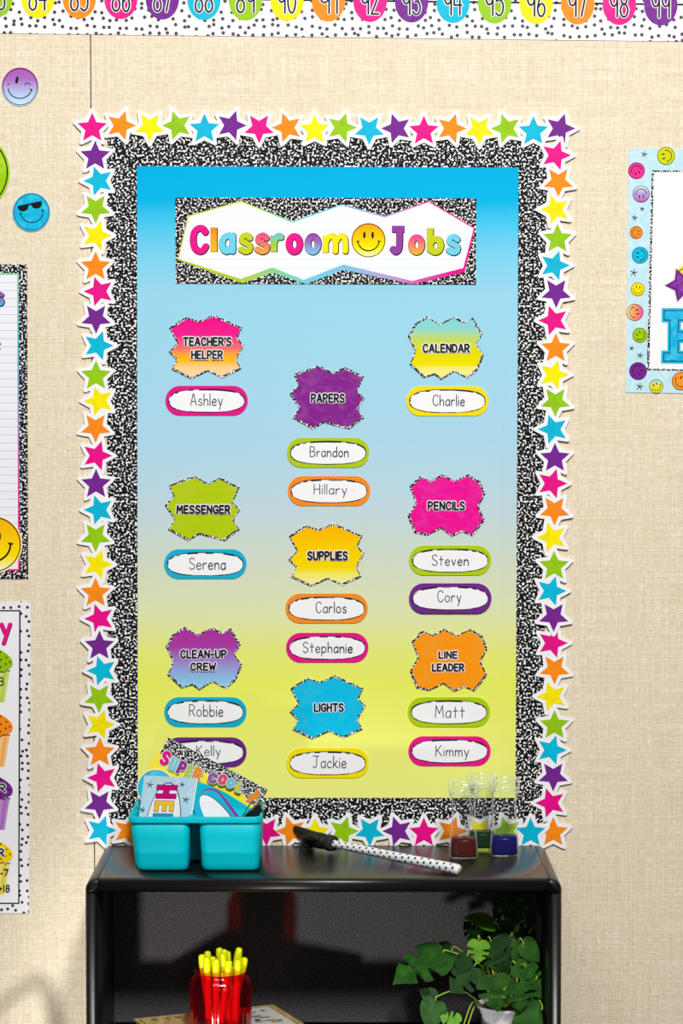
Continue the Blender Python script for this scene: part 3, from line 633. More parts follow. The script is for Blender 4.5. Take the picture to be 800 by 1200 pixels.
# =================================================================== SMILEY-BORDERED POSTER
t = thing('smiley_poster', P(860, 460, 0), 'pale blue poster bordered with little smileys, big blue letter on white middle', 'poster')
MB().slab([(736.6, 174), (1010, 176), (1008, 464), (732.8, 460)], .0006, .0014, brushed((188, 226, 238), (206, 234, 242))).build('blue_card', t)
q = MB(); q.poly([(763.4, 199.6), (985, 200), (983, 438), (757.6, 434)], .0016, COMP_CARD); q.build('speckled_frame', t)
q = MB(); q.poly([(766, 201.6), (983, 202), (981, 436), (760.6, 432)], .0018, plain((246, 246, 247))); q.build('white_panel', t)
def pg(cx, cy, r, c1, c2, c3=None):
    o = P(860, 460).z; f = lambda y: P(cx, y).z - o
    return grad([(f(cy - r), c1), (f(cy), c2), (f(cy + r), c3 or c2)])
MS = [(780.2, 182.6, 10.6, plain((206, 212, 0)), -100), (745.6, 200, 9.8, plain((236, 44, 142)), 160), (751, 227.3, 10, pg(751, 227, 10, (214, 236, 246), (180, 160, 214), (206, 80, 176)), 175), (745.2, 272.4, 7.6, plain((250, 142, 30)), 95),
      (749.8, 299, 9.8, plain((0, 186, 222)), -85), (747, 339, 8.2, plain((252, 226, 0)), 10), (743.6, 366, 10, grad([(P(733, 366).x - P(860, 460).x, (252, 224, 170)), (P(742, 366).x - P(860, 460).x, (250, 160, 90)), (P(754, 366).x - P(860, 460).x, (238, 70, 150))], 'X'), 80),
      (749.6, 392.8, 8.8, plain((160, 200, 10)), -45), (747.4, 434.8, 10.4, plain((120, 32, 142)), 120), (768.6, 452.6, 8.4, pg(768, 452, 8.4, (150, 214, 226), (222, 220, 40), (236, 226, 60)), -30), (797.6, 446.6, 10.8, plain((250, 150, 30)), 40),
      (830, 184, 9, plain((250, 142, 30)), 20), (870, 186, 10, plain((0, 186, 222)), -30), (850, 450, 9, plain((236, 44, 142)), 10)]
for x, y, r, m, rot in MS:
    q = MB(); smiley(q, x, y, r, .00195, m, rot, ringw=.55); q.build('printed_smiley', t)
q = MB()
for x, y, r in ((754.6, 180.6, 3.6), (752.2, 244.8, 2.4), (743.4, 255, 3.2), (742.4, 319.4, 4.2), (740, 408, 2.2), (749.8, 416.2, 3.4), (749.4, 452.8, 4), (810, 186, 3), (822, 448, 3.4)):
    for i in range(5): ribbon(q, [(x, y), (x + r * math.cos(R(-80 + 72 * i)), y + r * math.sin(R(-80 + 72 * i)))], .8, .0019, INK, nc=6)
q.build('ink_stars', t)
def slab_letter(off, h, m, q):
    o = off
    q.poly([(777 - o, 363 - o), (830 + o, 363 - o), (830 + o, 376 + o), (777 - o, 376 + o)], h, m); q.poly([(784 - o, 370), (795.8 + o, 370), (795 + o, 415), (783.6 - o, 415)], h + .00002, m)
    q.poly([(776.6 - o, 412.6 - o), (830 + o, 413 - o), (830 + o, 424.6 + o), (776.2 - o, 424 + o)], h + .00004, m); q.poly([(794, 388 - o), (826 + o, 388 - o), (826 + o, 400 + o), (794, 400 + o)], h + .00006, m)
q = MB(); slab_letter(2.0, .0020, plain((30, 186, 226)), q); slab_letter(-.4, .0022, plain((14, 60, 110)), q); slab_letter(-1.5, .0024, brushed((0, 176, 224), (70, 200, 232)), q); q.build('letter', t)
q = MB(); q.poly([(x, y) for x, y in star_pts(799, 334, 21, 11, 20)], .0020, plain((150, 70, 170))); q.poly([(x, y) for x, y in star_pts(799, 334, 18.4, 9.2, 20)], .0022, plain((74, 24, 100))); q.poly([(x, y) for x, y in star_pts(799, 334, 16.4, 7.7, 20)], .0023, brushed((122, 40, 150), (146, 66, 170)))
q.poly([(788.6, 318), (804, 309), (806, 321), (797, 323)], .00195, plain((250, 226, 0))); ribbon(q, [(795, 318), (801, 314), (803, 320)], .9, .0022, INK); q.build('printed_stars', t)

# =================================================================== THINGS ON THE BOOKCASE
def Yp(px, py, y):
    d = ray(px, py); return EYE + d * ((y - EYE.y) / d.y)
def loft(mb_, rings, m, smooth=True, cap0=False, cap1=False):
    n = len(rings[0]); vs = [v for r in rings for v in r]; fs = []
    for j in range(len(rings) - 1):
        for i in range(n):
            a, b_ = j * n + i, j * n + (i + 1) % n; fs.append([a, b_, b_ + n, a + n])
    if cap0: fs.append(list(range(n))[::-1])
    if cap1: fs.append([(len(rings) - 1) * n + i for i in range(n)])
    mb_.add(vs, fs, m, smooth); return mb_
def rring(cx, cy, w, d, r, z, n=5):
    return [Vector((x, y, z)) for x, y in rounded(cx - w / 2, cy - d / 2, cx + w / 2, cy + d / 2, min(r, w / 2 - 1e-4, d / 2 - 1e-4), n)]
def tube(mb_, pts, rad, m, n=10, caps=True):
    """round bar along 3-D points; rad is one radius or one per point"""
    pts = [Vector(p) for p in pts]; rings = []; up = Vector((0, 0, 1))
    for i, p in enumerate(pts):
        d = (pts[min(i + 1, len(pts) - 1)] - pts[max(i - 1, 0)]).normalized()
        a = d.cross(up) if abs(d.dot(up)) < .97 else d.cross(Vector((1, 0, 0))); a.normalize(); b_ = d.cross(a)
        r = rad[i] if isinstance(rad, (list, tuple)) else rad
        rings.append([p + a * (r * math.cos(2 * math.pi * k / n)) + b_ * (r * math.sin(2 * math.pi * k / n)) for k in range(n)])
    return loft(mb_, rings, m, True, caps, caps)
def thin_glass(name, tint, edge=(235, 240, 242), rough=.03, dens=.75, edge_tone=(0, 0, 0), low=.04, rimdark=1.0):
    """hollow glass: light passes straight through, tinted, and mirrors more towards the rim; diffuse and tint paint extra tone there"""
    m = bpy.data.materials.new(name); m.use_nodes = True; t = m.node_tree; t.nodes.clear()
    out = nd(t, 'ShaderNodeOutputMaterial'); mx = nd(t, 'ShaderNodeMixShader'); tr = nd(t, 'ShaderNodeBsdfTransparent'); gl = nd(t, 'ShaderNodeBsdfGlossy')
    lw = nd(t, 'ShaderNodeLayerWeight'); lw.inputs['Blend'].default_value = .3
    mr = nd(t, 'ShaderNodeMapRange'); t.links.new(lw.outputs['Facing'], mr.inputs[0]); mr.inputs[1].default_value = .2; mr.inputs[2].default_value = .92; mr.inputs[3].default_value = low; mr.inputs[4].default_value = dens
    ad = nd(t, 'ShaderNodeAddShader'); df = nd(t, 'ShaderNodeBsdfDiffuse'); df.inputs[0].default_value = lin(edge_tone); ad_in = (gl.outputs[0], df.outputs[0])
    t.links.new(ad_in[0], ad.inputs[0]); t.links.new(ad_in[1], ad.inputs[1])
    tt = tuple(int(x * rimdark) for x in tint); rp = ramp(t, [(.25, tint), (.85, tt)]); t.links.new(lw.outputs['Facing'], rp.inputs[0]); t.links.new(rp.outputs[0], tr.inputs[0])
    gl.inputs[0].default_value = lin(edge); gl.inputs['Roughness'].default_value = rough
    t.links.new(mr.outputs[0], mx.inputs[0]); t.links.new(tr.outputs[0], mx.inputs[1]); t.links.new(ad.outputs[0], mx.inputs[2]); t.links.new(mx.outputs[0], out.inputs[0])
    return m

# ------------------------------------------------------------------ teal caddy
TEAL = plain((0, 192, 208), .45, 0, 0, .15, 'teal_plastic')
YF = -.212; x_ = lambda px, y: Yp(px, 1000, y).x
ZR = Yp(230, 957.5, YF - .003).z
cl_, cr_ = x_(150.5, YF), x_(306.5, YF); ccx = (cl_ + cr_) / 2
cad = thing('storage_caddy', (ccx, -.135, Z_TOP), 'teal plastic caddy with two front bins standing on the bookcase top', 'caddy')
def cbin(x0t, x1t, x0b, x1b, y0t, y1t, y0b, y1b):
    q = MB(); cy = lambda a, b_: (a + b_) / 2
    def ring(f, z, ins=0, r=.011):
        a, b_ = x0b + (x0t - x0b) * f + ins, x1b + (x1t - x1b) * f - ins; c, d = y0b + (y0t - y0b) * f + ins, y1b + (y1t - y1b) * f - ins
        return rring((a + b_) / 2, (c + d) / 2, b_ - a, d - c, r, z)
    H = ZR - Z_TOP - .001
    rings = [ring(0, Z_TOP + .0008, .005), ring(0, Z_TOP + .0012, .002), ring(.02, Z_TOP + .004), ring(.14, Z_TOP + .011), ring(.15, Z_TOP + .0118), ring(.6, Z_TOP + H * .6), ring(1, Z_TOP + H), ring(1, Z_TOP + H, .0018), ring(.5, Z_TOP + H * .5, .0018), ring(.05, Z_TOP + .004, .002), ring(.05, Z_TOP + .0036, .008)]
    loft(q, rings, TEAL, True, True, True); return q.build('bin', cad)
cbin(x_(152, YF), x_(222.5, YF), x_(158, YF), x_(220, YF), YF, -.139, YF + .005, -.142)
cbin(x_(233, YF), x_(305, YF), x_(235.5, YF), x_(303, YF), YF, -.139, YF + .005, -.142)
cbin(x_(152, YF), x_(305, YF), x_(157, YF), x_(303.5, YF), -.133, -.058, -.131, -.063)
q = MB()
def rim_ring(z, g): return rring(ccx, (YF - .003 - .054) / 2, cr_ - cl_ + g * 2, (-.054 - YF + .003) + g * 2, .013, z)
loft(q, [rim_ring(ZR - .0085, 0), rim_ring(ZR - .001, .0008), rim_ring(ZR, 0), rim_ring(ZR, -.003), rim_ring(ZR - .0085, -.003), rim_ring(ZR - .0085, 0)], TEAL)
q.bm(box_bm(x_(222.3, YF), x_(233.2, YF), YF + .001, -.137, ZR - .0035, ZR - .0008), TEAL); q.build('rim', cad)
q = MB(); YD = -.136
arch = [(154, 956), (158, 951), (175, 935), (195, 924), (212, 918.5), (228, 917.2), (242, 919.5), (262, 928), (283, 941), (297, 950), (303.5, 954), (303.5, 985), (154, 985)]
arch = spline(arch[:11], 4) + arch[11:]
pf = [Yp(x, y, YD - .0014) for x, y in arch]; pb = [v + Vector((0, .0028, 0)) for v in pf]; n = len(pf)
q.add(pf + pb, [list(range(n))[::-1], list(range(n, 2 * n))] + [[i, (i + 1) % n, n + (i + 1) % n, n + i] for i in range(n)], TEAL); q.build('handle_divider', cad, recalc=True)

# ------------------------------------------------------------------ what the caddy holds
def sheet3(q, pts, y0, y1, m):                             # a card standing upright, in photo pixels at depth y0 (back) .. y1 (front)
    b_ = [Yp(x, y, y0) for x, y in pts]; f = [Yp(x, y, y1) for x, y in pts]; n = len(pts)
    q.add(b_ + f, [list(range(n)), list(range(n, 2 * n))[::-1]] + [[i, (i + 1) % n, n + (i + 1) % n, n + i][::-1] for i in range(n)], m)
def face3(q, pts, y, m): q.add([Yp(px, py, y) for px, py in pts], [list(range(len(pts)))[::-1]], m)
YS = -.092
sc_ = thing('greeting_card', Yp(235, 985, YS), 'speckled card reading Super Cool tilted in the back of the teal caddy', 'card', 'cards standing in the caddy')
q = MB(); sheet3(q, [(197, 864), (313.6, 925.4), (282, 987), (163, 931)], YS, YS - .0006, composition(430, th=.55, name='speckled_card_print')); q.build('card', sc_)
q = MB(); face3(q, [(182.5, 883.5), (187.5, 882.8), (214, 899), (243, 906), (262, 921), (284, 930), (301, 947), (289, 962), (176, 925), (174, 900)], YS - .0008, plain((255, 232, 60))); q.build('yellow_panel', sc_)
S3 = lambda y: (lambda px, py, h: Yp(px, py, y - h))
q = MB(); sheet3(q, disc(182.4, 923.4, 22.2, 22.4), YS - .0009, YS - .0013, WHITE); face3(q, disc(182.4, 923.4, 20.8, 21), YS - .0015, INK); face3(q, disc(182.4, 923.4, 20.2, 20.4), YS - .0017, brushed((20, 190, 226), (90, 212, 236))); q.build('smiley', sc_)
q = MB()
for ch, x, y, w, h_, rot, c in (('S', 194, 888.5, 11, 17.5, 24, PINK), ('U', 203.4, 895.8, 10, 16.5, 26, (124, 210, 226)), ('P', 213.2, 900, 10, 16.5, 24, (150, 50, 150)), ('E', 222.4, 904, 9, 15, 20, (176, 206, 90)), ('R', 231.6, 907, 10, 15.5, 20, (250, 146, 50)),
                               ('C', 249.2, 911.8, 11, 13, 16, (150, 90, 176)), ('O', 260.8, 913.6, 11, 12.6, 20, (236, 70, 110)), ('O', 270.4, 917.6, 10, 12, 24, (120, 196, 226)), ('L', 280.2, 922.4, 7, 11.5, 22, (206, 210, 60))):
    g = glyph_px(ch, -w / 2, w / 2, -h_ / 2, h_ / 2, 4); c_, s_ = math.cos(R(rot)), math.sin(R(rot))
    for k, (ww, m) in enumerate(((5.8, WHITE), (4.2, INK), (3.5, plain(c)))):
        for st in g: ribbon(q, [(x + a * c_ - b_ * s_, y + a * s_ + b_ * c_) for a, b_ in st], ww, .0010, m, nc=10, to3=S3(YS))
q.build('lettering', sc_)
q = MB(); bolt = [(300.5, 925), (305.5, 931.5), (299.6, 933.8), (301.8, 936.6), (295.6, 939.6), (296.6, 941.8), (288, 938.6), (293.6, 934), (290.8, 932.8), (297.4, 929.8)]
face3(q, [(296 + (a - 296) * 1.28, 934 + (b_ - 934) * 1.2) for a, b_ in bolt], YS - .0012, WHITE); face3(q, [(296 + (a - 296) * 1.1, 934 + (b_ - 934) * 1.08) for a, b_ in bolt], YS - .0014, INK); face3(q, bolt, YS - .0016, plain((250, 140, 40))); q.build('lightning_bolt', sc_)

YH = -.188
hc = thing('card_pack', Yp(195, 1005, YH), 'pack of pale blue cards with colourful sideways letters standing in the caddy', 'card pack', 'cards standing in the caddy')
q = MB(); hp = [(169.2, 908.6), (230.4, 911.8), (216.5, 1002), (157, 999)]
sheet3(q, hp, YH, YH - .0006, brushed((178, 212, 232), (196, 224, 238))); q.build('front_card', hc)
q = MB(); sheet3(q, [(170.5, 909.2), (231.6, 912.2), (217.7, 1002), (158.2, 999)], YH + .006, YH + .0003, plain((248, 246, 236), .6)); q.build('card_stack', hc)
q = MB(); e_ = disc(190, 972, 20.5, 56, 44, R(9)); face3(q, [(x, y) for x, y in e_ if y < 1000], YH - .0008, plain((60, 56, 84))); face3(q, [(190 + (x - 190) * .955, 972 + (y - 972) * .975) for x, y in e_ if y < 1000], YH - .001, plain((236, 236, 242))); q.build('white_oval', hc)
q = MB()
def bars(rs, m, k):
    for (a, b_, c, d) in rs: face3(q, [(a + (915 - b_) * .12 * 0, b_), (c, b_ + .5), (c - (d - b_) * .12, d + .5), (a - (d - b_) * .12, d)], YH - .0012 - k, m)
MAG = plain((204, 0, 118)); OUT = plain((70, 30, 60))
bars([(183.8, 919.4, 208.6, 926)], OUT, 0); bars([(182.6, 929.6, 207, 936)], OUT, 0); bars([(191.4, 924, 199, 932)], OUT, .0001)
bars([(184.4, 920, 208, 925.4)], MAG, .0003); bars([(183.2, 930.2, 206.4, 935.4)], MAG, .0003); bars([(192.2, 925, 198.2, 931)], MAG, .0004)
ORG = grad([(0, (240, 204, 30))] + [(.02, (246, 160, 40))], 'X')
bars([(181.6, 938, 204.4, 943)], OUT, 0); [bars([(a, 942, a + 5.2, 951)], OUT, .0001) for a in (181.2, 190.4, 198.8)]
YEL = plain((244, 196, 30)); bars([(182.2, 938.6, 203.8, 942.6)], YEL, .0003); [bars([(a + .5, 942.2, a + 4.6, 950.4)], YEL, .0004) for a in (181.2, 190.4, 198.8)]
bars([(179.2, 953, 203, 960.5)], OUT, 0); bars([(179.8, 953.6, 202.4, 960)], plain((30, 150, 190)), .0003); bars([(179, 960, 185, 972)], plain((30, 150, 190)), .0005)
q.build('lettering', hc)
q = MB()
for x, y, r in ((175.8, 919.6, 4), (213.4, 919.4, 2.6), (217.6, 937, 3.8), (167, 949, 3)):
    for i in range(5): ribbon(q, [(x, y), (x + r * math.cos(R(-80 + 72 * i)), y + r * math.sin(R(-80 + 72 * i)))], .9, .0009, plain((60, 56, 84)), nc=6, to3=S3(YH))
q.build('ink_stars', hc)
def spare_tag(cx, cy, ang, y, col, label):
    t = thing('name_tag', Yp(cx, cy + 30, y), label, 'name tag', 'spare name tags in the caddy'); c_, s_ = math.cos(R(ang)), math.sin(R(ang))
    rot = lambda pts: [(cx + a * c_ - b_ * s_, cy + a * s_ + b_ * c_) for a, b_ in pts]
    q = MB(); sheet3(q, rot(rounded(-43, -17.6, 43, 17.6, 17.2, 10)), y, y - .0008, plain(col, .45)); q.build('rim', t)
    q = MB(); face3(q, rot(disc(0, 0, 39.6, 13.9, 40)), y - .001, INK); q.build('sketched_outline', t)
    q = MB(); face3(q, rot(disc(-.2, .2, 39, 13.2, 40)), y - .0012, CARDWHITE); q.build('writing_panel', t)
spare_tag(261.8, 961.5, 52, -.181, (140, 66, 160), 'purple-rimmed spare name tag peeking out behind a blue one in the caddy')
spare_tag(259.2, 964.2, 54, -.186, (30, 180, 214), 'blue-rimmed blank spare name tag leaning in the caddy')

# black binder clip with silver wire handles
CHROME = plain((206, 206, 204), .2, 1, 0, .5, 'bright_wire'); CLIPB = plain((14, 14, 16), .3, 0, 0, .5, 'black_enamel')
YC = -.165
ck = thing('binder_clip', Yp(294, 975, YC), 'black clip with silver wire handles at the end of the caddy', 'clip')
q = MB(); A_, B_, C_ = Yp(277, 966, YC), Yp(303, 941, YC), Yp(309.4, 955, YC)
dpt = Vector((0, .02, 0)); prof = [A_, A_ + (B_ - A_) * .5 + Vector((-.001, 0, .001)), B_, B_ + (C_ - B_) * .5 + Vector((.0012, 0, .0008)), C_, A_ + (C_ - A_) * .5]
n = len(prof); q.add([p - dpt * .5 for p in prof] + [p + dpt * .5 for p in prof], [list(range(n)), list(range(n, 2 * n))[::-1]] + [[i, (i + 1) % n, n + (i + 1) % n, n + i] for i in range(n)], CLIPB); q.build('clip_body', ck, recalc=True)
for a, b_, bend in (((303, 940), (284, 956), (299.5, 936)), ((309, 953), (310, 941), (302.5, 938))):
    q = MB(); p0, p1, pm = Yp(*a, YC), Yp(*b_, YC), Yp(*bend, YC)
    w_ = Vector((0, .006, 0)); tube(q, spline([p0 - w_, pm - w_ * .9 + (p1 - p0) * .2, p1 - w_ * .5, p1 + w_ * .5, pm + w_ * .9 + (p1 - p0) * .2, p0 + w_], 5), .0007, CHROME, 8); q.build('wire_handle', ck)

# ------------------------------------------------------------------ hand-shaped pointer
Nn = Q(536.5, 1025.5, Z_TOP) + Vector((0, 0, .0078)); Ff = Q(386, 998.5, Z_TOP) + Vector((0, 0, .0138))
ax = (Ff - Nn).normalized(); LEN = (Ff - Nn).length
pt = thing('pointer_stick', (Nn + Ff) / 2 - Vector((0, 0, .012)), 'white dotted pointer stick with black pointing hand lying on the bookcase top', 'pointer')
def rod_mat():
    m, t, b = new_mat('white_dotted_rod'); tc = nd(t, 'ShaderNodeTexCoord'); uvn = nd(t, 'ShaderNodeAttribute', attribute_name='wrap')
    mp = nd(t, 'ShaderNodeMapping'); mp.inputs['Rotation'].default_value = (0, 0, R(38)); t.links.new(uvn.outputs['Vector'], mp.inputs[0])
    v = nd(t, 'ShaderNodeTexVoronoi'); v.voronoi_dimensions = '2D'; v.inputs['Scale'].default_value = 118; v.inputs['Randomness'].default_value = .08; t.links.new(mp.outputs[0], v.inputs['Vector'])
    r = ramp(t, [(.20, (26, 24, 34)), (.26, (236, 238, 244))]); t.links.new(v.outputs['Distance'], r.inputs[0]); t.links.new(r.outputs[0], b.inputs['Base Color']); b.inputs['Roughness'].default_value = .35
    return m
q = MB(); RM = rod_mat(); rr = lambda f: .0078 + (.0056 - .0078) * f
side = ax.cross(Vector((0, 0, 1))).normalized(); upv = side.cross(ax)
rings = []; wrap = []
NA = 20
for f in [0, .012] + [i / 30 for i in range(1, 31)]:
    r0 = rr(f) * (.93 if f == 0 else 1); c = Nn + ax * (LEN * f)
    for k in range(NA + 1):
        a = 2 * math.pi * k / NA; rings.append(c + (side * math.cos(a) + upv * math.sin(a)) * r0); wrap.append((f * LEN, a * .0067, 0))
fs = [[j * (NA + 1) + k, j * (NA + 1) + k + 1, (j + 1) * (NA + 1) + k + 1, (j + 1) * (NA + 1) + k] for j in range(31) for k in range(NA)]
q.add(rings, fs, RM, True); ro = q.build('rod', pt)
at = ro.data.attributes.new('wrap', 'FLOAT_VECTOR', 'POINT'); at.data.foreach_set('vector', [c for w_ in wrap for c in w_])
q = MB(); tube(q, [Nn - ax * .0006, Nn + ax * .0006], .0071, plain((246, 246, 250), .3), 20); q.build('end_cap', pt)
RUB = plain((20, 22, 22), .55, 0, 0, .35, 'black_rubber')
q = MB(); tube(q, [Ff - ax * .010, Ff - ax * .009, Ff - ax * .002, Ff + ax * .004, Ff + ax * .005], [.0092, .0112, .0122, .0118, .010], plain((44, 46, 46), .5), 24); q.build('cuff', pt)
def skin_mesh(name, chains, m, parent, sub=2):
    vs, es, rs = [], [], []; idx = {}
    for ch in chains:
        prev = None
        for key, co, r in ch:
            if key in idx and key is not None: k = idx[key]
            else:
                k = len(vs); vs.append(co); rs.append(r)
                if key is not None: idx[key] = k
            if prev is not None: es.append((prev, k))
            prev = k
    me = bpy.data.meshes.new(name); o0 = Vector(parent['_o']); me.from_pydata([tuple(Vector(v) - o0) for v in vs], es, []); me.materials.append(m)
    o = bpy.data.objects.new(name, me); COL.objects.link(o); o.parent = parent; o['_o'] = tuple(o0)
    sk = o.modifiers.new('skin', 'SKIN'); sk.use_smooth_shade = True
    for i, r in enumerate(rs): me.skin_vertices[0].data[i].radius = (r, r)
    me.skin_vertices[0].data[0].use_root = True
    s_ = o.modifiers.new('sub', 'SUBSURF'); s_.levels = s_.render_levels = sub
    return o
hz = Vector((0, 0, 1)); W0 = Ff + ax * .004
hside = side                                              # across the hand; the thumb side faces the wall
def hp_(a, b_, c): return W0 + ax * a + hside * b_ + upv * c
chains = [[('w', hp_(-.002, 0, 0), .0118), ('p', hp_(.014, 0, 0), .0138), ('k', hp_(.032, .001, .001), .0118)],
          [('k', hp_(.032, .001, .001), .0118), ('i1', hp_(.044, .001, .0070), .0070), ('i2', hp_(.057, .001, .0086), .0062), ('i3', hp_(.072, .001, .0112), .0046)]]
skin_mesh('hand', chains, RUB, pt)
for j, (z0, ln) in enumerate(((.0015, .0500), (-.0036, .0480), (-.0078, .0445))):      # middle, ring and little fingers folded into the fist
    skin_mesh('folded_finger', [[(None, hp_(.028, .001, z0), .0062), (None, hp_(ln - .006, .000, z0), .0062), (None, hp_(ln - .003, -.006, z0 - .0004), .0058), (None, hp_(.031, -.0095, z0 - .0004), .0050)]], RUB, pt)
skin_mesh('thumb', [[(None, hp_(.008, -.007, .005), .0066), (None, hp_(.020, -.0125, .0055), .0058), (None, hp_(.030, -.0135, .0035), .0052), (None, hp_(.037, -.0120, .0015), .0042)]], RUB, pt)

# ------------------------------------------------------------------ three liquid timers
CLEAR = thin_glass('clear_plastic', (252, 253, 253), (236, 240, 242), .04, .75, (215, 217, 217), .015, .62); CAPCLEAR = thin_glass('clear_plastic_cap', (250, 252, 252), (242, 244, 246), .05, .7, (225, 227, 227), .04, .5)  # pale edge diffuse paints in highlights; darker rim tint paints in refracted dark
def sq_ring(cx, cy, rx, ry, z, p=3.4, n=36):
    o = []
    for i in range(n):
        a = 2 * math.pi * i / n; c, s = math.cos(a), math.sin(a)
        o.append(Vector((cx + math.copysign(abs(c) ** (2 / p), c) * rx, cy + math.copysign(abs(s) ** (2 / p), s) * ry, z)))
    return o
def timer(px0, px1, base, top, liquid, lv0, lv1, label, second=None):
    c = Q((px0 + px1) / 2, base, Z_TOP); k = (c.y - EYE.y) / FPX; rx = (px1 - px0) / 2 * k; ry = rx * .86; cy = c.y + ry
    zt = Yp((px0 + px1) / 2, top, cy).z; H = zt - Z_TOP
    t = thing('liquid_timer', (c.x, cy, Z_TOP), label, 'liquid timer', 'liquid timers on the bookcase top')
    prof = [(0, .90), (.012, .97), (.05, 1.0), (.13, 1.0), (.22, .955), (.35, .875), (.5, .815), (.65, .815), (.76, .85), (.815, .90), (.83, .93)]
    q = MB(); loft(q, [sq_ring(c.x, cy, rx * f, ry * f, Z_TOP + .0006 + H * z) for z, f in prof], CLEAR, True, True, False); q.build('tube_body', t)
    q = MB(); cap = [(.80, .99), (.815, 1.03), (.84, 1.0), (.86, 1.02), (.88, 1.06), (.955, 1.06), (.985, 1.02), (1.0, .93), (1.0, .8), (.97, .78), (.88, .80), (.835, .82)]
    loft(q, [sq_ring(c.x, cy, rx * f, ry * f, Z_TOP + H * z) for z, f in cap], CAPCLEAR, True, False, True); q.build('cap', t)
    def col(z0, z1, m, nm):
        def f_at(z):
            for (a, fa), (b_, fb) in zip(prof, prof[1:]):
                if a <= z <= b_: return fa + (fb - fa) * (z - a) / (b_ - a)
            return .85
        q = MB(); zs = [z0 + (z1 - z0) * i / 6 for i in range(7)]
        loft(q, [sq_ring(c.x, cy, rx * (f_at(z) - .055), ry * (f_at(z) - .055), Z_TOP + .001 + H * z) for z in zs], m, True, True, True); q.build(nm, t)
    col(lv0, lv1, liquid, 'liquid')
    if second: col(*second)
def fluid(c, name): 
    m, t, b = new_mat(name); b.inputs['Base Color'].default_value = lin(c); b.inputs['Roughness'].default_value = .15; b.inputs['Specular IOR Level'].default_value = .1; b.inputs['IOR'].default_value = 1.33; return m
timer(526.5, 560.5, 1007.5, 915.5, fluid((74, 12, 5), 'red_liquid'), .02, .25, 'clear liquid timer with dark red liquid, nearest the dotted pointer stick')
timer(548, 582, 1000.5, 907, fluid((5, 44, 13), 'green_liquid'), .06, .25, 'clear liquid timer with dark green liquid, behind the other two', (.015, .055, fluid((160, 190, 40), 'lime_liquid'), 'lower_liquid'))
timer(574.5, 608.5, 1005, 911.5, fluid((4, 4, 92), 'blue_liquid'), .02, .245, 'clear liquid timer with navy blue liquid nearest the bookcase corner')

# =================================================================== INSIDE THE BOOKCASE
# ------------------------------------------------------------------ tan book
e1 = (Q(145, 1195, Z_BOOK) - BK_C); e1.z = 0; e1.normalize(); e2 = Vector((-e1.y, e1.x, 0))
if e2.y > 0: e2 = -e2
bk = thing('book', BK_C + e1 * .115 + e2 * .08 - Vector((0, 0, .0335)), 'flat tan book with printed borders lying under the red jar', 'book')
def bkp(a, b_, z): return BK_C + e1 * a + e2 * b_ + Vector((0, 0, z))
def bbox(q, a0, a1, b0, b1, z0, z1, m):
    v = [bkp(a, b_, z) for z in (z0, z1) for a, b_ in ((a0, b0), (a1, b0), (a1, b1), (a0, b1))]
    q.add(v, [(0, 3, 2, 1), (4, 5, 6, 7), (0, 1, 5, 4), (1, 2, 6, 5), (2, 3, 7, 6), (3, 0, 4, 7)], m)
BL_, BW_ = .218, .162
TAN = brushed((176, 150, 92), (196, 172, 112), .5); DKBR = plain((60, 44, 30), .5)
q = MB(); bbox(q, 0, BL_, 0, BW_, -.003, 0, TAN); q.build('front_cover', bk, recalc=True)
q = MB(); bbox(q, 0, BL_, 0, BW_, -.0335, -.0305, TAN); q.build('back_cover', bk, recalc=True)
q = MB(); bbox(q, .004, BL_ - .004, .002, BW_ - .004, -.0305, -.003, plain((214, 200, 164), .8)); q.build('page_block', bk, recalc=True)
q = MB(); bbox(q, 0, BL_, BW_ - .003, BW_, -.031, -.002, TAN); q.build('spine', bk, recalc=True)
q = MB()
def bq(a0, a1, b0, b1, z, m): q.add([bkp(a0, b0, z), bkp(a1, b0, z), bkp(a1, b1, z), bkp(a0, b1, z)], [[0, 1, 2, 3]], m)
bq(.010, .115, .010, .150, .0002, DKBR); bq(.0112, .1138, .0112, .1488, .0004, plain((206, 204, 196), .5))
bq(.122, .212, .010, .150, .0002, DKBR); bq(.1232, .2108, .0112, .1488, .0004, TAN)
rn = random.Random(4)
for i in range(26):
    a, b_ = .02 + rn.random() * .085, .02 + rn.random() * .12; w_, h_ = .004 + rn.random() * .012, .003 + rn.random() * .008
    bq(a, min(.112, a + w_), b_, b_ + h_, .0005 + i * 1e-5, plain(rn.choice(((90, 120, 104), (150, 110, 80), (70, 66, 60), (186, 170, 140), (120, 140, 150)))))
for i in range(4): bq(.135 + i * .018, .137 + i * .018 + .006, .016, .018 + .003 * (i % 2), .0006, DKBR); bq(.135 + i * .018, .137 + i * .018, .016, .026, .0007, DKBR)
q.build('cover_print', bk)

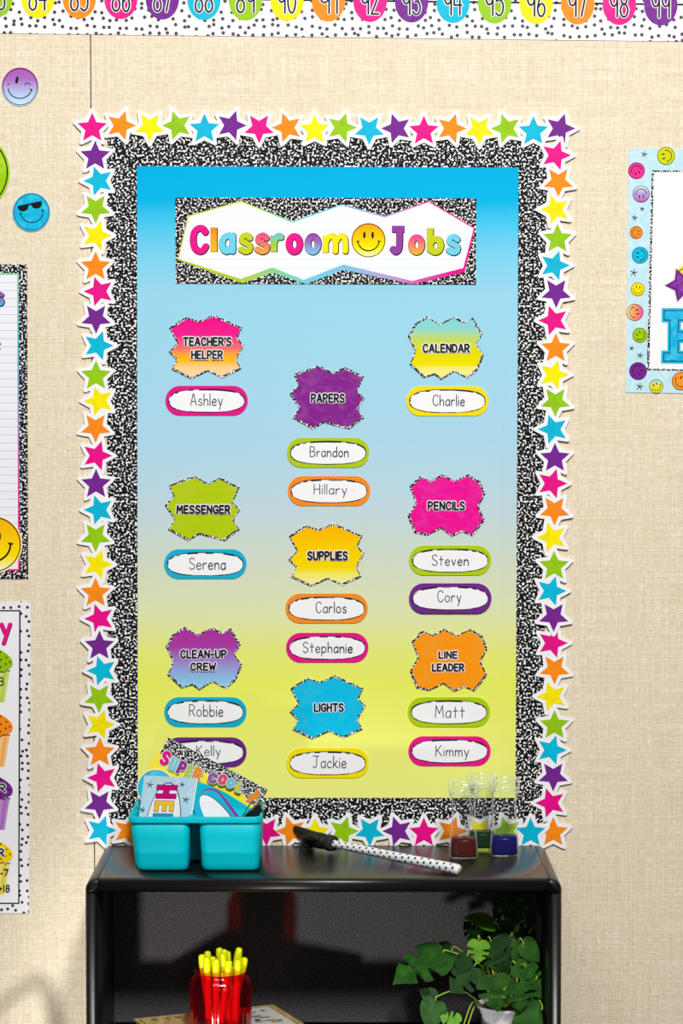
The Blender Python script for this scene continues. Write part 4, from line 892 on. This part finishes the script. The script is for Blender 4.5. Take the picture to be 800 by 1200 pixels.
# ------------------------------------------------------------------ red jar of yellow markers
YJ = -.19; jc = Yp(258.5, 1137.5, YJ); kj = (YJ - EYE.y) / FPX; RJ = 36.6 * kj; ZB = Z_BOOK + .0015; HJ = jc.z - ZB
jar = thing('glass_jar', (jc.x, YJ, ZB), 'ribbed red glass jar full of yellow markers standing on the tan book', 'jar')
REDG = thin_glass('red_glass', (232, 38, 60), (255, 200, 205), .06, .6, (120, 6, 30), .07)
prof = [(0, .80), (.01, .90), (.05, .96), (.12, .98), (.5, 1.0), (.74, 1.0), (.82, .985), (.88, .93), (.925, .85), (.95, .80), (.97, .80), (.985, .835), (.995, .852), (1.0, .845), (1.0, .81), (.985, .785)]
q = MB(); rings = []; NJ = 144
for z, f in prof:
    amp = .022 if .08 < z < .86 else 0
    rings.append([Vector((jc.x + RJ * f * (1 + amp * (abs(math.cos(12 * 2 * math.pi * i / NJ)) - .6)) * math.cos(2 * math.pi * i / NJ), YJ + RJ * f * (1 + amp * (abs(math.cos(12 * 2 * math.pi * i / NJ)) - .6)) * math.sin(2 * math.pi * i / NJ), ZB + HJ * z)) for i in range(NJ)])
loft(q, rings, REDG, True, True, False); q.build('jar_body', jar)
YCAP = plain((226, 234, 0), .35, 0, 0, .4, 'yellow_cap'); YBAR = plain((236, 226, 40), .35, 0, 0, .4, 'yellow_barrel')
PENS = [(236, 1118.5, -.005, 'far side'), (243, 1114.5, .018, ''), (242, 1121.5, -.022, ''), (249, 1121, -.006, ''), (256.5, 1110.5, .018, ''), (262.5, 1112.5, .008, ''), (260, 1117.5, -.012, ''), (253, 1124, -.025, ''), (266.5, 1114.5, .014, ''), (268.5, 1125.5, -.024, ''), (280.5, 1110.5, .004, ''), (279, 1124.5, -.016, ''), (287, 1122, .0, '')]
PL = ['standing furthest towards the caddy side', 'leaning back behind the outermost one', 'low in front beside the jar rim', 'short of its neighbours near the middle back', 'tallest of those at the back', 'upright just beside the tallest back one', 'upright in the very middle of the bunch', 'lowest at the front of the rim', 'half hidden behind the middle one', 'low at the front leaning outward', 'tallest of all, leaning towards the plant', 'front, below the tallest leaning one', 'outermost on the plant side']
for (px, py, dy, _), lb in zip(PENS, PL):
    top = Yp(px, py, YJ + dy); lean = Vector((top.x - jc.x, top.y - YJ, 0)); L = lean.length
    mx = RJ * .72
    bot = Vector((jc.x + lean.x * .45 + (rn.random() - .5) * .03, YJ + lean.y * .55 + (rn.random() - .5) * .006, ZB + .003 + rn.random() * .002))
    d = (top - bot).normalized(); Lp = (top - bot).length
    t = thing('marker', bot, 'yellow-capped marker in the red jar, ' + lb, 'marker', 'yellow markers in the red jar')
    q = MB(); tube(q, [bot, bot + d * .003, bot + d * (Lp - .030), bot + d * (Lp - .026)], [.0036, .0052, .0052, .0046], YBAR, 12); q.build('barrel', t)
    q = MB(); tube(q, [bot + d * (Lp - .027), bot + d * (Lp - .0265), bot + d * (Lp - .010), bot + d * (Lp - .0035), bot + d * (Lp - .001), top], [.0050, .0057, .0056, .0050, .0040, .0020], YCAP, 14); q.build('cap', t)

# ------------------------------------------------------------------ monstera in a white pot
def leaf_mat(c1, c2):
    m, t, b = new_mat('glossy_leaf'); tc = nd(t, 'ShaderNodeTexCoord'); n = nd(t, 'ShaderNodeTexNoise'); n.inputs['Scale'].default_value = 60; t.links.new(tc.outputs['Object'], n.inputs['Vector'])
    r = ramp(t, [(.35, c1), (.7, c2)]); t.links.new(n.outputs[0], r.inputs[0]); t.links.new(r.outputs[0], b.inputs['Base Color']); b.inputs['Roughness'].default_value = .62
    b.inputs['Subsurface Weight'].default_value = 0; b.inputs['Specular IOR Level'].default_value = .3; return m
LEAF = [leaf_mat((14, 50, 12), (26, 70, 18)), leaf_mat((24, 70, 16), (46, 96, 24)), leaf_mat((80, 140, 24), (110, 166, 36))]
STEM = plain((150, 180, 60), .4, 0, 0, .3, 'pale_green_stem')
YPOT = -.135; pc = Yp(594, 1176, YPOT); ZPB = Z_SH + .001
plant = thing('potted_plant', (pc.x, YPOT, ZPB), 'leafy green split-leaf plant in a white pot on the lower shelf', 'plant')
WPOT = plain((232, 232, 238), .4, 0, 0, .35, 'white_ceramic')
q = MB(); HP = pc.z - ZPB; NR = 120; rings = []
for z, f in ((0, .70), (.02, .74), (.5, .86), (.9, .97), (.93, 1.02), (1, 1.03), (1, .96), (.9, .93), (.86, .9)):
    amp = .02 if .03 < z < .9 else 0
    rings.append([Vector((pc.x + .043 * f * (1 + amp * math.cos(30 * 2 * math.pi * i / NR)) * math.cos(2 * math.pi * i / NR), YPOT + .043 * f * (1 + amp * math.cos(30 * 2 * math.pi * i / NR)) * math.sin(2 * math.pi * i / NR), ZPB + HP * z)) for i in range(NR)])
loft(q, rings, WPOT, True, True, False); q.build('pot', plant)
q = MB(); q.add([Vector((pc.x + .039 * math.cos(2 * math.pi * i / 30), YPOT + .039 * math.sin(2 * math.pi * i / 30), ZPB + HP * .9)) for i in range(30)], [list(range(30))], plain((52, 38, 28), .9)); q.build('soil', plant)
HALF = [(.0, .06), (.14, -.05), (.30, -.04), (.44, .08), (.51, .24), (.50, .33), (.37, .35), (.24, .375), (.17, .415), (.24, .45), (.36, .46), (.48, .475), (.465, .56), (.41, .62), (.30, .605), (.20, .605), (.145, .635), (.19, .675), (.27, .70), (.35, .725), (.28, .81), (.18, .89), (.09, .97), (.0, 1.06)]
ENT = [(.0, .06), (.14, -.05), (.30, -.03), (.43, .10), (.48, .26), (.47, .42), (.41, .58), (.31, .74), (.18, .90), (.0, 1.06)]
CL = lambda v: Vector((min(v.x, BX1 - .0225), min(v.y, BB - .011), min(v.z, zt0 - .004)))
def make_leaf(base, d, nrm, size, kind, half=HALF, fold=.12, droop=.25):
    d = d.normalized(); s_ = d.cross(nrm).normalized(); nrm = s_.cross(d).normalized(); q = MB(); m = LEAF[kind]
    mids = [max(0, min(1.0, y)) for _, y in half]
    for k in range(1, len(mids)): mids[k] = max(mids[k], mids[k - 1])
    pos = lambda x, y: base + (d * y + s_ * x) * size + nrm * (size * (fold * abs(x) * (1 - abs(x)) - droop * y * y * .6 - .2 * x * x))
    for sg in (1, -1):
        vs = []
        for (x, y), my in zip(half, mids): vs += [CL(pos(0, my)), CL(pos(x * .5 * sg, my + (y - my) * .5)), CL(pos(x * sg, y))]
        fs = []
        for i in range(len(half) - 1):
            for j in range(2):
                f = [i * 3 + j, i * 3 + j + 1, i * 3 + 3 + j + 1, i * 3 + 3 + j]; fs.append(f if sg < 0 else f[::-1])
        q.add(vs, fs, m, True)
    o = q.build('leaf', plant)
    return o
def put_leaf(px, py, y, tx, ty, kind, tilt=.5, half=HALF, turn=0, stem=True, dy=0, sroot=None):
    """leaf whose stalk joins at pixel (px, py) at depth y and whose tip is at (tx, ty)"""
    b = Yp(px, py, y); e = Yp(tx, ty, y + dy); d = e - b; n_ = Vector((turn, -1, tilt))
    make_leaf(b, d, n_, d.length / 1.04, kind, half)
    if stem:
        r0 = sroot or Vector((pc.x + rn.uniform(-.02, .02), YPOT + rn.uniform(-.012, .012), ZPB + HP * .9)); mid = (r0 + b) / 2 + Vector((0, .004, .02))
        q = MB(); tube(q, [CL(Vector(v)) for v in spline([r0, mid, b + (b - e).normalized() * .006, b + d * .02], 5)], .0011, STEM, 7); q.build('stem', plant)
Y0 = YPOT
# back and side foliage first, then the leaves in front
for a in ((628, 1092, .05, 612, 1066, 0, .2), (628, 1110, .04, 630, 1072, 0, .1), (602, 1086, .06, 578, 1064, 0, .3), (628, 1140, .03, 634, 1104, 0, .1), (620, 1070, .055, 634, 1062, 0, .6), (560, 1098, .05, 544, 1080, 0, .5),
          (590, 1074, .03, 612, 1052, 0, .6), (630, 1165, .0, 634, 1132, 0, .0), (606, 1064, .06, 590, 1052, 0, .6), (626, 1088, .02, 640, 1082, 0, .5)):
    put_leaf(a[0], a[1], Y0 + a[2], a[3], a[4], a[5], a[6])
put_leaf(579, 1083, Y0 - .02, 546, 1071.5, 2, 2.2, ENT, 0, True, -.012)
put_leaf(590, 1078, Y0 - .005, 596, 1098, 1, .9, ENT)
put_leaf(606, 1092, Y0 - .015, 622, 1110, 0, .9, HALF)
put_leaf(574, 1098, Y0 - .02, 600, 1086, 0, 1.0, HALF)
put_leaf(612, 1104, Y0 - .035, 634, 1126, 1, .8, ENT, .2)
put_leaf(520, 1116, Y0 - .03, 459, 1145, 1, 2.4, HALF, -.2, True, -.03)
put_leaf(530, 1113, Y0 - .015, 498, 1136, 0, 1.2, HALF)
put_leaf(575, 1103, Y0 - .04, 596, 1142, 0, .4, HALF)
put_leaf(561, 1102, Y0 - .05, 559, 1130, 2, .35, HALF, -.2)
put_leaf(556, 1132, Y0 - .05, 526, 1163, 0, .6, HALF, -.1)
put_leaf(612, 1110, Y0 - .04, 606, 1135, 1, .5, ENT, .3)
put_leaf(604, 1130, Y0 - .055, 624, 1150, 1, .6, ENT, .3)
put_leaf(578, 1143, Y0 - .07, 584, 1187, 1, .35, HALF)
put_leaf(626, 1149, Y0 - .06, 604, 1188, 1, .5, HALF, .3)
put_leaf(634, 1183, Y0 - .07, 596, 1206, 1, 1.2, ENT, .2)
put_leaf(630, 1168, Y0 - .05, 636, 1200, 0, .4, ENT, .2)
put_leaf(566, 1118, Y0 - .03, 546, 1142, 0, .8, HALF, -.3)
put_leaf(598, 1098, Y0 - .03, 584, 1120, 1, .7, HALF, -.1)
put_leaf(588, 1086, Y0 - .0, 610, 1098, 1, 1.6, HALF, .2)
put_leaf(616, 1134, Y0 - .065, 634, 1160, 1, .5, HALF, .4)
put_leaf(548, 1120, Y0 - .045, 532, 1140, 0, 1.0, ENT, -.3)
put_leaf(606, 1152, Y0 - .075, 612, 1186, 1, .6, HALF, .2)
low = Vector((pc.x - .03, YPOT - .01, ZPB + HP * .9))
put_leaf(511, 1172, Y0 - .05, 499, 1206, 1, .3, ENT, -.3, True, 0, low)
put_leaf(510, 1170, Y0 - .045, 492, 1160, 0, .5, ENT, -.3, False)
put_leaf(538, 1200, Y0 - .06, 516, 1190, 2, .6, HALF, 0, True, 0, low)
put_leaf(545, 1205, Y0 - .05, 532, 1222, 1, .4, HALF, 0, True, 0, low)

# =================================================================== CHAIR BY THE WALL (its back rail shades the wall at the frame's corner)
CO, CU, CN = Vector((-.470, -.35, 0)), Vector((-.3577, .934, 0)), Vector((-.934, -.3577, 0))   # near rail end, along the rail, towards the seat front
def cp(u, n, z): return CO + CU * u + CN * n + Vector((0, 0, z))
ch = thing('chair', cp(.145, .17, 0), 'small tubular metal chair beside the wall whose back casts a shadow there', 'chair')
TUBEM = plain((70, 66, 62), .35, .6, 0, .4, 'grey_painted_tube'); SEATM = plain((120, 92, 62), .5, 0, 0, .3, 'brown_plywood')
q = MB(); tube(q, spline([cp(-.012, -.018, .33), cp(-.010, -.012, .45), cp(-.003, -.005, .535), cp(.018, 0, .568), cp(.055, 0, .578), cp(.145, 0, .578), cp(.24, 0, .578), cp(.272, 0, .568), cp(.288, 0, .54), cp(.291, -.004, .45), cp(.292, -.008, .33)], 5), .0105, TUBEM, 14); q.build('back_frame', ch)
q = MB(); v8 = [cp(u, n, z) for z in (.44, .495) for u, n in ((.004, -.008), (.284, -.008), (.284, .002), (.004, .002))]
q.add(v8, [(0, 3, 2, 1), (4, 5, 6, 7), (0, 1, 5, 4), (1, 2, 6, 5), (2, 3, 7, 6), (3, 0, 4, 7)], SEATM); q.build('backrest_slat', ch, recalc=True)
q = MB(); ring = [(a, b_) for a, b_ in rounded(-.02, -.025, .305, .35, .035, 5)]
n = len(ring); q.add([cp(u, w_, z) for z in (.318, .336) for u, w_ in ring], [list(range(n))[::-1], list(range(n, 2 * n))] + [[i, (i + 1) % n, n + (i + 1) % n, n + i] for i in range(n)], SEATM); q.build('seat', ch, recalc=True)
for u, w_, fu, fw in ((0, -.01, -.02, -.03), (.29, -.01, .31, -.03), (0, .32, -.02, .345), (.29, .32, .31, .345)):
    q = MB(); tube(q, [cp(fu, fw, 0), cp(fu, fw, .004), cp(u, w_, .3185)], .0095, TUBEM, 14); q.build('leg', ch)
